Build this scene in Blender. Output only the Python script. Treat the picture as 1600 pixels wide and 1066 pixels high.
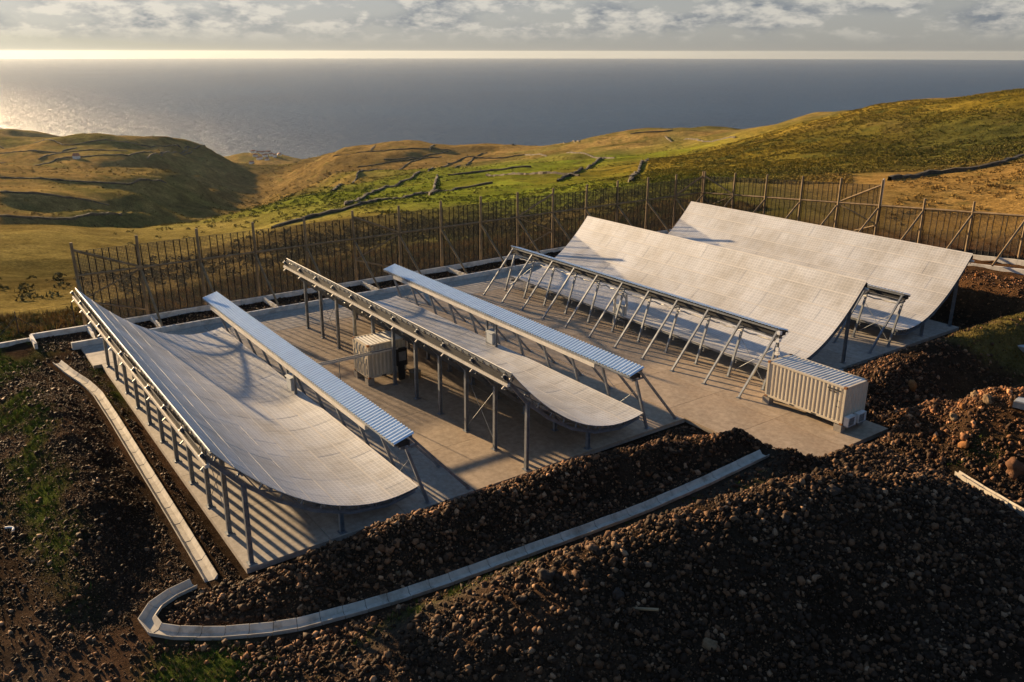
import bpy, math, random
import numpy as np
random.seed(7); rng = np.random.default_rng(11)
scene = bpy.context.scene
for o in list(bpy.data.objects): bpy.data.objects.remove(o)
col = scene.collection

# ------------------------------------------------------------------ camera, sky, sun, exposure
F_PX, YAW, PITCH, ROLL = 1306.65, 2.5209, 0.3333, 0.001
CAM = np.array([34.8744, -9.488, 23.1624])
def cam_axes():
    f = np.array([math.cos(YAW)*math.cos(PITCH), math.sin(YAW)*math.cos(PITCH), -math.sin(PITCH)])
    r = np.array([math.sin(YAW), -math.cos(YAW), 0.0]); u = np.cross(r, f)
    return r*math.cos(ROLL)+u*math.sin(ROLL), -r*math.sin(ROLL)+u*math.cos(ROLL), f
RX, UX, FX = cam_axes()
from mathutils import Matrix, Vector
cd = bpy.data.cameras.new('camera'); cam = bpy.data.objects.new('camera', cd); col.objects.link(cam)
cam.matrix_world = Matrix(((RX[0], UX[0], -FX[0], CAM[0]), (RX[1], UX[1], -FX[1], CAM[1]), (RX[2], UX[2], -FX[2], CAM[2]), (0, 0, 0, 1)))
cd.sensor_width = 36; cd.lens = F_PX*36/1600; cd.clip_start = .5; cd.clip_end = 60000
scene.camera = cam

SUN_AZ = math.radians(189.0)      # direction towards the sun, from +X counter-clockwise
SUN_EL = math.radians(10.5)
world = bpy.data.worlds.new('World'); scene.world = world; world.use_nodes = True
def build_world():
    nt = world.node_tree; nd = nt.nodes; lk = nt.links; nd.clear()
    out = nd.new('ShaderNodeOutputWorld'); bg = nd.new('ShaderNodeBackground')
    sky = nd.new('ShaderNodeTexSky'); sky.sky_type = 'NISHITA'; sky.sun_disc = False
    sky.sun_elevation = SUN_EL; sky.sun_rotation = math.atan2(math.cos(SUN_AZ), math.sin(SUN_AZ))
    sky.altitude = 180; sky.air_density = 1.0; sky.dust_density = .35; sky.ozone_density = 1.5
    # broken cumulus: noise on the view direction, stretched flat
    tc = nd.new('ShaderNodeTexCoord'); mp = nd.new('ShaderNodeMapping'); mp.inputs['Scale'].default_value = (1, 1, 2.6)
    lk.new(tc.outputs['Generated'], mp.inputs['Vector'])
    n1 = nd.new('ShaderNodeTexNoise'); n1.inputs['Scale'].default_value = 15.0; n1.inputs['Detail'].default_value = 9; n1.inputs['Roughness'].default_value = .56
    lk.new(mp.outputs['Vector'], n1.inputs['Vector'])
    sep = nd.new('ShaderNodeSeparateXYZ'); lk.new(tc.outputs['Generated'], sep.inputs[0])
    edge = nd.new('ShaderNodeMapRange'); edge.interpolation_type = 'SMOOTHSTEP'
    edge.inputs['From Min'].default_value = .004; edge.inputs['From Max'].default_value = .032
    lk.new(sep.outputs['Z'], edge.inputs['Value'])
    cr = nd.new('ShaderNodeMapRange'); cr.interpolation_type = 'SMOOTHSTEP'
    cr.inputs['From Min'].default_value = .40; cr.inputs['From Max'].default_value = .54
    zs = nd.new('ShaderNodeMath'); zs.operation = 'MULTIPLY_ADD'; zs.inputs[1].default_value = -.14; lk.new(sep.outputs['Z'], zs.inputs[0]); lk.new(n1.outputs['Fac'], zs.inputs[2])
    lk.new(zs.outputs[0], cr.inputs['Value'])
    mul = nd.new('ShaderNodeMath'); mul.operation = 'MULTIPLY'; lk.new(cr.outputs[0], mul.inputs[0]); lk.new(edge.outputs[0], mul.inputs[1])
    # cloud brightness: second noise gives lit tops and grey bellies
    n2 = nd.new('ShaderNodeTexNoise'); n2.inputs['Scale'].default_value = 30; n2.inputs['Detail'].default_value = 8; n2.inputs['Roughness'].default_value = .6
    lk.new(mp.outputs['Vector'], n2.inputs['Vector'])
    ramp = nd.new('ShaderNodeValToRGB'); e = ramp.color_ramp.elements
    e[0].position = .38; e[0].color = (.62, .68, .77, 1); e[1].position = .60; e[1].color = (1.70, 1.60, 1.44, 1)
    lk.new(n2.outputs['Fac'], ramp.inputs['Fac'])
    cl = nd.new('ShaderNodeMixRGB'); cl.blend_type = 'MULTIPLY'; cl.inputs['Fac'].default_value = 1
    des = nd.new('ShaderNodeMixRGB'); des.inputs['Fac'].default_value = .45; des.inputs['Color2'].default_value = (1.9, 1.95, 2.05, 1)
    tc_ = tc; hs = nd.new('ShaderNodeHueSaturation'); hs.inputs['Saturation'].default_value = 1.35; lk.new(sky.outputs['Color'], hs.inputs['Color'])
    gm = nd.new('ShaderNodeGamma'); gm.inputs['Gamma'].default_value = .60; lk.new(hs.outputs['Color'], gm.inputs['Color'])
    tn = nd.new('ShaderNodeMixRGB'); tn.blend_type = 'MULTIPLY'; tn.inputs['Fac'].default_value = 1; tn.inputs['Color2'].default_value = (.84, .94, 1.26, 1); lk.new(gm.outputs['Color'], tn.inputs['Color1']); gm = tn
    # pale marine haze low in the sky, all round the horizon
    sz = nd.new('ShaderNodeSeparateXYZ'); lk.new(tc_.outputs['Generated'], sz.inputs[0])
    lo = nd.new('ShaderNodeMapRange'); lo.interpolation_type = 'SMOOTHSTEP'; lo.inputs['From Min'].default_value = 0; lo.inputs['From Max'].default_value = .32; lo.inputs['To Min'].default_value = .86; lo.inputs['To Max'].default_value = 0
    lk.new(sz.outputs['Z'], lo.inputs['Value'])
    bw = nd.new('ShaderNodeRGBToBW'); lk.new(gm.outputs['Color'], bw.inputs[0]); pw = nd.new('ShaderNodeMath'); pw.operation = 'POWER'; pw.inputs[1].default_value = .68; lk.new(bw.outputs[0], pw.inputs[0])
    ht = nd.new('ShaderNodeMixRGB'); ht.blend_type = 'MULTIPLY'; ht.inputs['Fac'].default_value = 1; ht.inputs['Color2'].default_value = (1.26, 1.24, 1.19, 1); lk.new(pw.outputs[0], ht.inputs['Color1'])
    hm = nd.new('ShaderNodeMixRGB'); lk.new(lo.outputs[0], hm.inputs['Fac']); lk.new(gm.outputs['Color'], hm.inputs['Color1']); lk.new(ht.outputs['Color'], hm.inputs['Color2']); gm = hm
    lk.new(gm.outputs['Color'], des.inputs['Color1'])
    lk.new(des.outputs['Color'], cl.inputs['Color1']); lk.new(ramp.outputs['Color'], cl.inputs['Color2'])
    mix = nd.new('ShaderNodeMixRGB'); lk.new(mul.outputs[0], mix.inputs['Fac'])
    lk.new(gm.outputs['Color'], mix.inputs['Color1']); lk.new(cl.outputs['Color'], mix.inputs['Color2'])
    lk.new(mix.outputs['Color'], bg.inputs['Color']); bg.inputs['Strength'].default_value = SKY_STRENGTH
    lk.new(bg.outputs[0], out.inputs[0])
SKY_STRENGTH = .06
build_world()
sd = bpy.data.lights.new('sun', 'SUN'); sd.energy = 5.0; sd.angle = math.radians(.6); sd.color = (1.0, .71, .40)
sun = bpy.data.objects.new('sun', sd); col.objects.link(sun)
to_sun = Vector((math.cos(SUN_AZ)*math.cos(SUN_EL), math.sin(SUN_AZ)*math.cos(SUN_EL), math.sin(SUN_EL)))
sun.rotation_euler = to_sun.to_track_quat('Z', 'Y').to_euler(); sun.location = (-40, -10, 60)
vs = scene.view_settings; vs.view_transform = 'Standard'; vs.look = 'None'; vs.gamma = 1; vs.use_curve_mapping = False
vs.exposure = 1.5

# ------------------------------------------------------------------ helpers
def tag(o, label=None, cat=None, group=None, kind=None):
    if label: o['label'] = label
    if cat: o['category'] = cat
    if group: o['group'] = group
    if kind: o['kind'] = kind
    return o
def link(name, me, parent=None, loc=None, mat=None):
    o = bpy.data.objects.new(name, me); col.objects.link(o)
    if parent is not None: o.parent = parent
    if loc is not None: o.location = loc
    if mat is not None and me is not None and not me.materials: me.materials.append(mat)
    return o
def empty(name, loc=(0, 0, 0), rz=0.0):
    o = bpy.data.objects.new(name, None); col.objects.link(o); o.location = loc; o.rotation_euler = (0, 0, rz)
    o.empty_display_size = .3
    return o
def np_mesh(name, V, Fc, smooth=False):
    """V (n,3); Fc (m,k) all faces of the same size"""
    V = np.asarray(V, np.float32); Fc = np.asarray(Fc, np.int32)
    me = bpy.data.meshes.new(name); m, k = Fc.shape
    me.vertices.add(len(V)); me.vertices.foreach_set('co', V.ravel())
    me.loops.add(m*k); me.loops.foreach_set('vertex_index', Fc.ravel())
    me.polygons.add(m); me.polygons.foreach_set('loop_start', np.arange(0, m*k, k, dtype=np.int32))
    if smooth: me.polygons.foreach_set('use_smooth', np.ones(m, bool))
    me.update(calc_edges=True); return me
def set_col(me, name, C):
    a = me.color_attributes.new(name, 'FLOAT_COLOR', 'POINT')
    C = np.concatenate([C, np.ones((len(C), 1))], 1).astype(np.float32); a.data.foreach_set('color', C.ravel())
class MB:
    def __init__(s): s.v = []; s.f = []
    def hexa(s, pts):
        b = len(s.v); s.v += [tuple(p) for p in pts]
        s.f += [tuple(b+i for i in q) for q in ((0, 3, 2, 1), (4, 5, 6, 7), (0, 1, 5, 4), (1, 2, 6, 5), (2, 3, 7, 6), (3, 0, 4, 7))]
        return s
    def box(s, x0, x1, y0, y1, z0, z1):
        return s.hexa([(x0, y0, z0), (x1, y0, z0), (x1, y1, z0), (x0, y1, z0), (x0, y0, z1), (x1, y0, z1), (x1, y1, z1), (x0, y1, z1)])
    def beam(s, a, b, w, h=None, up=(0, 0, 1), w2=None):
        h = h or w; a = Vector(a); b = Vector(b); d = (b-a).normalized(); up = Vector(up)
        if abs(d.dot(up)) > .97: up = Vector((1, 0, 0))
        r = d.cross(up).normalized(); u = r.cross(d).normalized(); k = (w2 or w)/w
        P = []
        for c, q in ((a, 1), (b, k)):
            P += [c-r*w/2*q-u*h/2*q, c+r*w/2*q-u*h/2*q, c+r*w/2*q+u*h/2*q, c-r*w/2*q+u*h/2*q]
        return s.hexa(P)
    def ibeam(s, a, b, w, h, t=.02, up=(0, 0, 1)):
        a = Vector(a); b = Vector(b); d = (b-a).normalized(); up = Vector(up)
        if abs(d.dot(up)) > .97: up = Vector((0, 1, 0))
        r = d.cross(up).normalized(); u = r.cross(d).normalized()
        s.beam(a, b, t, h-2*t, u)
        for k in (-1, 1): s.beam(a+u*k*(h/2-t/2), b+u*k*(h/2-t/2), w, t, u)
        return s
    def tube(s, pts, r, n=8, r2=None):
        pts = [Vector(p) for p in pts]; rings = []; m = len(pts)
        for i, p in enumerate(pts):
            d = (pts[min(i+1, m-1)]-pts[max(i-1, 0)]).normalized()
            up = Vector((0, 0, 1)) if abs(d.z) < .95 else Vector((1, 0, 0))
            x = d.cross(up).normalized(); y = x.cross(d)
            rr = r if r2 is None else r+(r2-r)*i/(m-1)
            b = len(s.v); rings.append(b)
            s.v += [tuple(p+x*rr*math.cos(2*math.pi*k/n)+y*rr*math.sin(2*math.pi*k/n)) for k in range(n)]
        for b0, b1 in zip(rings, rings[1:]):
            s.f += [(b0+k, b0+(k+1) % n, b1+(k+1) % n, b1+k) for k in range(n)]
        s.f += [tuple(rings[0]+k for k in reversed(range(n))), tuple(rings[-1]+k for k in range(n))]
        return s
    def mesh(s, name, mat=None):
        me = bpy.data.meshes.new(name); me.from_pydata(s.v, [], s.f); me.update()
        if mat: me.materials.append(mat)
        return me
    def build(s, name, mat, parent=None, loc=None): return link(name, s.mesh(name, mat), parent, loc)
def copy_tree(o, parent=None):
    c = o.copy(); col.objects.link(c); c.parent = parent
    for ch in KIDS.get(o.name, []): copy_tree(ch, c)
    return c
KIDS = {}
def index_kids(root):
    KIDS[root.name] = list(root.children)
    for ch in root.children: index_kids(ch)

# numpy value noise
def _h(ix, iy, seed):
    n = (ix.astype(np.int64)*374761393 + iy.astype(np.int64)*668265263 + seed*974634777) & 0x7fffffff
    n = ((n ^ (n >> 13))*1274126177) & 0x7fffffff
    return ((n ^ (n >> 16)) & 0xffff)/65535.0
def vnoise(x, y, seed=0):
    ix = np.floor(x); iy = np.floor(y); fx = x-ix; fy = y-iy; fx = fx*fx*(3-2*fx); fy = fy*fy*(3-2*fy)
    a = _h(ix, iy, seed); b = _h(ix+1, iy, seed); c = _h(ix, iy+1, seed); d = _h(ix+1, iy+1, seed)
    return (a*(1-fx)+b*fx)*(1-fy)+(c*(1-fx)+d*fx)*fy
def fbm(x, y, oct=4, seed=0, gain=.5):
    t = 0; a = 1; n = 0
    for i in range(oct): t = t+a*(vnoise(x, y, seed+i)-.5)*2; n += a; x = x*2.03+17.1; y = y*2.03+9.7; a *= gain
    return t/n
def sstep(a, b, x): t = np.clip((x-a)/(b-a), 0, 1); return t*t*(3-2*t)

# ------------------------------------------------------------------ materials
def mat_new(name):
    m = bpy.data.materials.new(name); m.use_nodes = True; nt = m.node_tree; return m, nt, nt.nodes['Principled BSDF']
def noise(nt, scale, detail=6, rough=.6, vec=None, coord='Object'):
    n = nt.nodes.new('ShaderNodeTexNoise'); n.inputs['Scale'].default_value = scale; n.inputs['Detail'].default_value = detail; n.inputs['Roughness'].default_value = rough
    if vec is None:
        tc = nt.nodes.new('ShaderNodeTexCoord'); vec = tc.outputs[coord]
    nt.links.new(vec, n.inputs['Vector']); return n
def ramp(nt, fac, stops):
    r = nt.nodes.new('ShaderNodeValToRGB'); e = r.color_ramp.elements
    while len(e) < len(stops): e.new(.5)
    for k, (p, c) in enumerate(stops): e[k].position = p; e[k].color = (*c, 1)
    nt.links.new(fac, r.inputs['Fac']); return r
def mixc(nt, fac, a, b, mode='MIX'):
    m = nt.nodes.new('ShaderNodeMixRGB'); m.blend_type = mode
    for s, v in (('Fac', fac), ('Color1', a), ('Color2', b)):
        if isinstance(v, (int, float)): m.inputs[s].default_value = v
        elif isinstance(v, tuple): m.inputs[s].default_value = (*v, 1)
        else: nt.links.new(v, m.inputs[s])
    return m
def bump(nt, b, h, strength=.3, dist=.05):
    n = nt.nodes.new('ShaderNodeBump'); n.inputs['Strength'].default_value = strength; n.inputs['Distance'].default_value = dist
    nt.links.new(h, n.inputs['Height']); nt.links.new(n.outputs[0], b.inputs['Normal']); return n
def simple(name, c, rough=.6, metal=0.0, var=.25, scale=3.0, dirt=None):
    m, nt, b = mat_new(name); n = noise(nt, scale)
    lo = tuple(x*(1-var) for x in c); hi = tuple(min(1, x*(1+var)) for x in c)
    r = ramp(nt, n.outputs['Fac'], [(.3, lo), (.7, hi)]); outc = r.outputs['Color']
    if dirt:
        n2 = noise(nt, scale*.37, 8, .7); r2 = ramp(nt, n2.outputs['Fac'], [(.52, (0, 0, 0)), (.68, (1, 1, 1))])
        outc = mixc(nt, r2.outputs['Color'], outc, dirt).outputs['Color']
    nt.links.new(outc, b.inputs['Base Color']); b.inputs['Roughness'].default_value = rough; b.inputs['Metallic'].default_value = metal
    bump(nt, b, n.outputs['Fac'], .15, .01)
    return m
M = {}
M['steel'] = simple('galvanised_steel', (.24, .26, .28), .5, .55, .3, 2.5)
M['steel_light'] = simple('zinc_trim', (.68, .63, .54), .5, .15, .15, 2.0)
M['dark'] = simple('dark_metal', (.03, .032, .035), .6, .3)
M['mesh_wire'] = simple('weathered_wire', (.016, .014, .012), .9, 0)
M['white'] = simple('white_paint', (.72, .72, .7), .5)
M['wood'] = simple('timber', (.24, .165, .085), .85, 0, .4, 1.3, (.14, .105, .065))
M['cable'] = simple('pale_cable', (.45, .43, .38), .6)
M['roof'] = simple('corrugated_zinc', (.62, .75, .88), .35, .1, .06, 1.2)  # blue of the reflected sky is put into the base colour
def cont_paint():
    m, nt, b = mat_new('cream_container_paint'); tc = nt.nodes.new('ShaderNodeTexCoord'); mp = nt.nodes.new('ShaderNodeMapping'); mp.inputs['Scale'].default_value = (5, 5, .35); nt.links.new(tc.outputs['Object'], mp.inputs['Vector'])
    n1 = noise(nt, 1.0, 8, .7, mp.outputs['Vector']); n2 = noise(nt, 1.3, 6, .6)
    r1 = ramp(nt, n2.outputs['Fac'], [(.3, (.56, .49, .37)), (.7, (.64, .57, .44))]); r2 = ramp(nt, n1.outputs['Fac'], [(.58, (0, 0, 0)), (.76, (.8, .8, .8))])
    c = mixc(nt, r2.outputs['Color'], r1.outputs['Color'], (.36, .24, .12)); nt.links.new(c.outputs['Color'], b.inputs['Base Color']); b.inputs['Roughness'].default_value = .5; bump(nt, b, n2.outputs['Fac'], .12, .01); return m
M['cont'] = cont_paint()
M['cont_roof'] = simple('weathered_roof_paint', (.60, .60, .57), .5, 0, .14, 1.4, (.5, .46, .38))
M['rust'] = simple('rust', (.28, .12, .04), .85, 0, .4, 6)
M['block'] = simple('concrete_block', (.30, .27, .23), .9, 0, .2, 4)
M['ac'] = simple('aircon_casing', (.62, .63, .6), .5)
M['plaster'] = simple('pale_render', (.62, .60, .55), .85, 0, .2, 1.5, (.34, .31, .26))
M['chan'] = simple('precast_concrete', (.47, .43, .36), .85, 0, .2, 2.2, (.25, .22, .17))
M['cover'] = simple('cover_slab', (.42, .45, .46), .7, 0, .15, 3)
M['stone'] = simple('field_stone', (.075, .06, .038), .95, 0, .5, .8)
M['house'] = simple('house_white', (.75, .73, .68), .8)
M['tile'] = simple('roof_tile', (.32, .14, .08), .8)
def concrete(name, base, stain):
    m, nt, b = mat_new(name)
    n1 = noise(nt, .35, 8, .65); n2 = noise(nt, 2.6, 8, .7); n3 = noise(nt, .11, 5, .6)
    r1 = ramp(nt, n1.outputs['Fac'], [(.3, tuple(x*.72 for x in base)), (.55, base), (.75, tuple(x*1.18 for x in base))])
    r3 = ramp(nt, n3.outputs['Fac'], [(.42, (0, 0, 0)), (.66, (.75, .75, .75))])
    c = mixc(nt, r3.outputs['Color'], r1.outputs['Color'], stain)
    r2 = ramp(nt, n2.outputs['Fac'], [(.35, (.72, .7, .68)), (.62, (1.08, 1.08, 1.08))])
    c2 = mixc(nt, 1.0, c.outputs['Color'], r2.outputs['Color'], 'MULTIPLY')
    nt.links.new(c2.outputs['Color'], b.inputs['Base Color']); b.inputs['Roughness'].default_value = .8
    bump(nt, b, n2.outputs['Fac'], .2, .02); return m
M['slab'] = concrete('slab_concrete', (.42, .375, .315), (.33, .255, .175))
M['slab2'] = concrete('stained_concrete', (.43, .335, .235), (.34, .225, .13))
def panel_mat():
    m, nt, b = mat_new('reflector_mesh'); uv = nt.nodes.new('ShaderNodeUVMap'); uv.uv_map = 'UVMap'
    br = nt.nodes.new('ShaderNodeTexBrick'); br.offset = 0; br.squash = 1
    br.inputs['Scale'].default_value = 1; br.inputs['Brick Width'].default_value = .268; br.inputs['Row Height'].default_value = .258
    br.inputs['Mortar Size'].default_value = .03; br.inputs['Mortar Smooth'].default_value = .3; br.inputs['Bias'].default_value = 0
    br.inputs['Color1'].default_value = (.49, .495, .495, 1); br.inputs['Color2'].default_value = (.54, .54, .535, 1); br.inputs['Mortar'].default_value = (.67, .67, .655, 1)
    nt.links.new(uv.outputs[0], br.inputs['Vector'])
    oi = nt.nodes.new('ShaderNodeObjectInfo'); rr = ramp(nt, oi.outputs['Random'], [(0, (.93, .928, .925)), (1, (1.05, 1.048, 1.045))])
    c = mixc(nt, 1.0, br.outputs['Color'], rr.outputs['Color'], 'MULTIPLY')
    n = noise(nt, .5, 6, .65, uv.outputs[0]); oc = nt.nodes.new('ShaderNodeNewGeometry'); n = noise(nt, .22, 8, .7, oc.outputs['Position']); r = ramp(nt, n.outputs['Fac'], [(.38, (.80, .76, .70)), (.58, (1.04, 1.04, 1.04))])
    c = mixc(nt, 1.0, c.outputs['Color'], r.outputs['Color'], 'MULTIPLY')
    nt.links.new(c.outputs['Color'], b.inputs['Base Color']); b.inputs['Roughness'].default_value = .55
    bump(nt, b, br.outputs['Fac'], .25, .02); return m
M['panel'] = panel_mat(); M['seam'] = simple('seam_tape', (.60, .57, .52), .6, 0, .12, 2)
def attr_mat(name, attr, fine, rough=.95, bs=.4, bd=.1, lo=.6, hi=1.35, coord='Object'):
    m, nt, b = mat_new(name); a = nt.nodes.new('ShaderNodeVertexColor'); a.layer_name = attr
    c = a.outputs['Color']; hn = None
    for k, s in enumerate(fine):
        n = noise(nt, s, 8, .68, coord=coord); hn = n
        r = ramp(nt, n.outputs['Fac'], [(.3, (lo,)*3), (.7, (hi,)*3)]); c = mixc(nt, 1.0, c, r.outputs['Color'], 'MULTIPLY').outputs['Color']
    nt.links.new(c, b.inputs['Base Color']); b.inputs['Roughness'].default_value = rough; b.inputs['Specular IOR Level'].default_value = .06 if name == 'scoria_rock' else 0.0
    bump(nt, b, hn.outputs['Fac'], bs, bd); return m
M['ground'] = attr_mat('scoria_ground', 'tint', (1.2, 6.0), bs=.9, bd=.25)
M['rock'] = attr_mat('scoria_rock', 'tint', (9.0,), rough=.7, bs=.6, bd=.05, lo=.65, hi=1.3)
M['hill'] = attr_mat('dry_pasture', 'tint', (.03, .2, 1.6), bs=1.0, bd=.7, lo=.6, hi=1.4)
M['grass'] = attr_mat('grass_blades', 'tint', (.6,), bs=0, lo=.7, hi=1.3)

# ------------------------------------------------------------------ terrain shape
ZSEA = -157.0
def dep_ray(u, v): return FX+RX*(u-800)/F_PX-UX*(v-533)/F_PX
def at_range(u, v, r):
    d = dep_ray(u, v); k = r/math.hypot(d[0], d[1]); return CAM+d*k
def polar(x, y):
    dx = x-CAM[0]; dy = y-CAM[1]; r = np.hypot(dx, dy)
    a = np.arctan2(dy, dx)-YAW; a = (a+np.pi) % (2*np.pi)-np.pi
    return a, r
# anchors: photo pixel + distance from the usual size of fields, walls and slopes
ANCH = [(0,505,92),(0,470,125),(0,425,165),(0,360,255),(0,351,345),(0,330,375),(0,300,440),(0,262,640),(0,232,900),(0,216,1150),(20,204,1500),(90,203,1560),
 (60,432,160),(130,360,258),(250,362,258),(130,351,345),(230,350,345),(-60,352,340),(-60,362,255),(130,325,390),(130,300,450),(130,262,640),(140,222,1050),(230,222,1040),(330,224,1020),
 (215,410,180),(300,375,225),(280,318,400),(250,290,480),(330,262,690),(200,262,650),
 (370,243,1060),(402,247.5,1330),(395,243.5,1440),(425,241.5,1440),(412,240,1540),(380,241,1500),
 (300,420,150),(420,352,215),(400,395,150),(450,310,340),(470,285,480),(500,262,640),(480,245,860),(540,230,1000),(640,226,1020),(705,229,1000),
 (540,326,235),(600,300,320),(620,340,185),(620,375,130),(700,262,560),(760,300,280),(760,335,180),(760,370,125),(790,240,720),(850,226,900),(900,250,480),(900,290,250),(890,320,165),
 (990,204,900),(1080,211,900),(1155,212,860),(1000,240,520),(1000,275,225),(1000,300,160),
 (1100,250,330),(1120,225,520),(1170,211,520),(1250,189,470),(1400,160,420),(1500,148,390),(1600,137,360),(1200,258,230),(1300,260,215),(1300,225,300),(1450,215,290),(1600,190,290),(1450,250,215),(1600,244,205),
 (1380,290,165),(1600,300,155),(1600,345,130),(1450,330,140)]
P = np.array([at_range(*a) for a in ANCH])
extra = []
for u in (150, 240, 330): extra.append(at_range(u, 215, 1330)*np.array([1, 1, 0])+np.array([0, 0, ZSEA-12]))
for u in (540, 700, 850, 1000, 1150): extra.append(at_range(u, 215, 1400)*np.array([1, 1, 0])+np.array([0, 0, ZSEA-8]))
for u in (1300, 1450, 1600): extra.append(at_range(u, 200, 900)*np.array([1, 1, 0])+np.array([0, 0, -70]))
for u in (20, 90): extra.append(at_range(u, 200, 1720)*np.array([1, 1, 0])+np.array([0, 0, ZSEA-10]))
P = np.concatenate([P, np.array(extra)])
PA, PR = polar(P[:, 0], P[:, 1])
Q = np.stack([PA*2.2, np.log(PR)], 1)
def _phi(d2): return .5*d2*np.log(d2+1e-9)
def tps_fit(Q, z, reg=.004):
    n = len(Q); K = _phi(((Q[:, None]-Q[None])**2).sum(-1))+reg*np.eye(n); B = np.concatenate([np.ones((n, 1)), Q], 1)
    A = np.block([[K, B], [B.T, np.zeros((3, 3))]]); s = np.linalg.solve(A, np.concatenate([z, np.zeros(3)])); return s
TPS = tps_fit(Q, P[:, 2]/P[:, 2].std()); ZS = P[:, 2].std()
GULLY = [[(-60,352,300,5,32),(110,349,320,9,34),(230,347,350,13,38),(320,338,400,14,52),(375,315,520,18,66),(396,292,650,20,84),(398,272,900,20,125),(402,252,1250,20,140),(402,244,1450,5,150)],
 [(60,322,385,3,18),(150,318,400,6,22),(240,318,420,9,26),(310,322,440,13,32),(355,325,470,18,40)],
 [(180,268,640,3,22),(270,268,640,7,28),(340,272,680,12,34),(392,280,800,18,44)],
 [(250,292,520,3,18),(320,295,540,8,26),(385,300,590,16,36)],
 [(560,292,420,4,22),(500,296,450,10,30),(450,300,520,16,38),(400,292,650,22,48)]]
GULLY = [[(*at_range(u, v, r)[:2], d, w) for u, v, r, d, w in g] for g in GULLY]
def carve(x, y):
    out = np.zeros(len(x)); wob = 1+.6*fbm(x/48, y/48, 4, 41)
    for g in GULLY:
        for (x0, y0, d0, w0), (x1, y1, d1, w1) in zip(g, g[1:]):
            dx, dy = x1-x0, y1-y0; t = np.clip(((x-x0)*dx+(y-y0)*dy)/(dx*dx+dy*dy), 0, 1)
            q = np.hypot(x-x0-t*dx, y-y0-t*dy)/((w0+(w1-w0)*t)*wob); f = np.clip(1-q, 0, 1); f = f*f*(3-2*f)
            out = np.maximum(out, (d0+(d1-d0)*t)*f)
    return out
def h_far(x, y, detail=True):
    x = np.asarray(x, float); y = np.asarray(y, float); sh = x.shape; x = x.ravel(); y = y.ravel()
    a, r = polar(x, y); a = np.clip(a, -.66, .66); lr = np.log(np.clip(r, 88, 2600))
    out = np.empty(len(x)); q = np.stack([a*2.2, lr], 1)
    for i in range(0, len(x), 40000):
        qq = q[i:i+40000]; K = _phi(((qq[:, None]-Q[None])**2).sum(-1))
        out[i:i+40000] = (K@TPS[:-3]+TPS[-3]+qq@TPS[-2:])*ZS
    out = out-carve(x, y)
    if detail:
        w = np.clip((r-80)/250, 0, 1)
        out = out+w*(fbm(x/110, y/110, 4, 3)*7.0*np.clip(r/500, .25, 1.3)+fbm(x/22, y/22, 3, 9)*.9)+np.clip((r-95)/40, 0, 1)*fbm(x/34, y/34, 3, 13)*1.6
    out = np.where(r > 1750, np.minimum(out, ZSEA-5), out)
    return np.clip(out, -178, 24).reshape(sh)
def ridge(x, y, pts, w, wx=None):
    """pts (x,y,h): smooth bank along a polyline"""
    best = np.zeros_like(x)
    for (x0, y0, h0), (x1, y1, h1) in zip(pts, pts[1:]):
        dx, dy = x1-x0, y1-y0; t = np.clip(((x-x0)*dx+(y-y0)*dy)/(dx*dx+dy*dy), 0, 1)
        d = np.hypot(x-x0-t*dx, y-y0-t*dy); h = h0+(h1-h0)*t
        if wx: d = np.where(x > x0+t*dx, d*w/wx, d)
        best = np.maximum(best, h*np.exp(-(d/w)**2*1.1))
    return best
CHAN_L = [(-36.2,-2.75),(-33,-2.3),(-30.2,-1.75),(-27.5,-1.45),(-22,-1.42),(-14,-1.48),(-7,-1.52),(-.2,-1.6)]
CHAN_R = [(-.3,-2.35),(.0,-3.7),(.8,-4.75),(2.0,-4.7),(3.0,-3.8),(4.1,-2.2),(5.2,0),(5.65,1.9),(6.15,4.1),(6.63,7.1),(7.0,10.4),(7.48,14.0),(7.94,17.9),(8.18,22.4),(8.25,27.3)]
def rise(x, y): return 1.5*(np.clip(np.asarray(y, float), 0, 28)/27.3)**1.25*sstep(2.5, 6.5, np.asarray(x, float))*sstep(40, 30, np.asarray(y, float))
CHAN_E = [(15.2, 35.4), (16.8, 34.6), (18.6, 33.6), (20.4, 32.5)]
def poly_d(x, y, pts):
    b = np.full(np.shape(x), 1e9)
    for (x0, y0), (x1, y1) in zip(pts, pts[1:]):
        dx, dy = x1-x0, y1-y0; t = np.clip(((x-x0)*dx+(y-y0)*dy)/(dx*dx+dy*dy), 0, 1)
        b = np.minimum(b, np.hypot(x-x0-t*dx, y-y0-t*dy))
    return b
def pad_d(x, y):
    """distance outside the concrete (negative inside)"""
    def rect(x0, x1, y0, y1): return np.maximum(np.maximum(x0-x, x-x1), np.maximum(y0-y, y-y1))
    return np.minimum(np.minimum(rect(-39, 0, 0, 29.8), rect(-39, 8.75, 29.6, 39.3)), rect(-39, .45, 39, 64.1))
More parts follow.
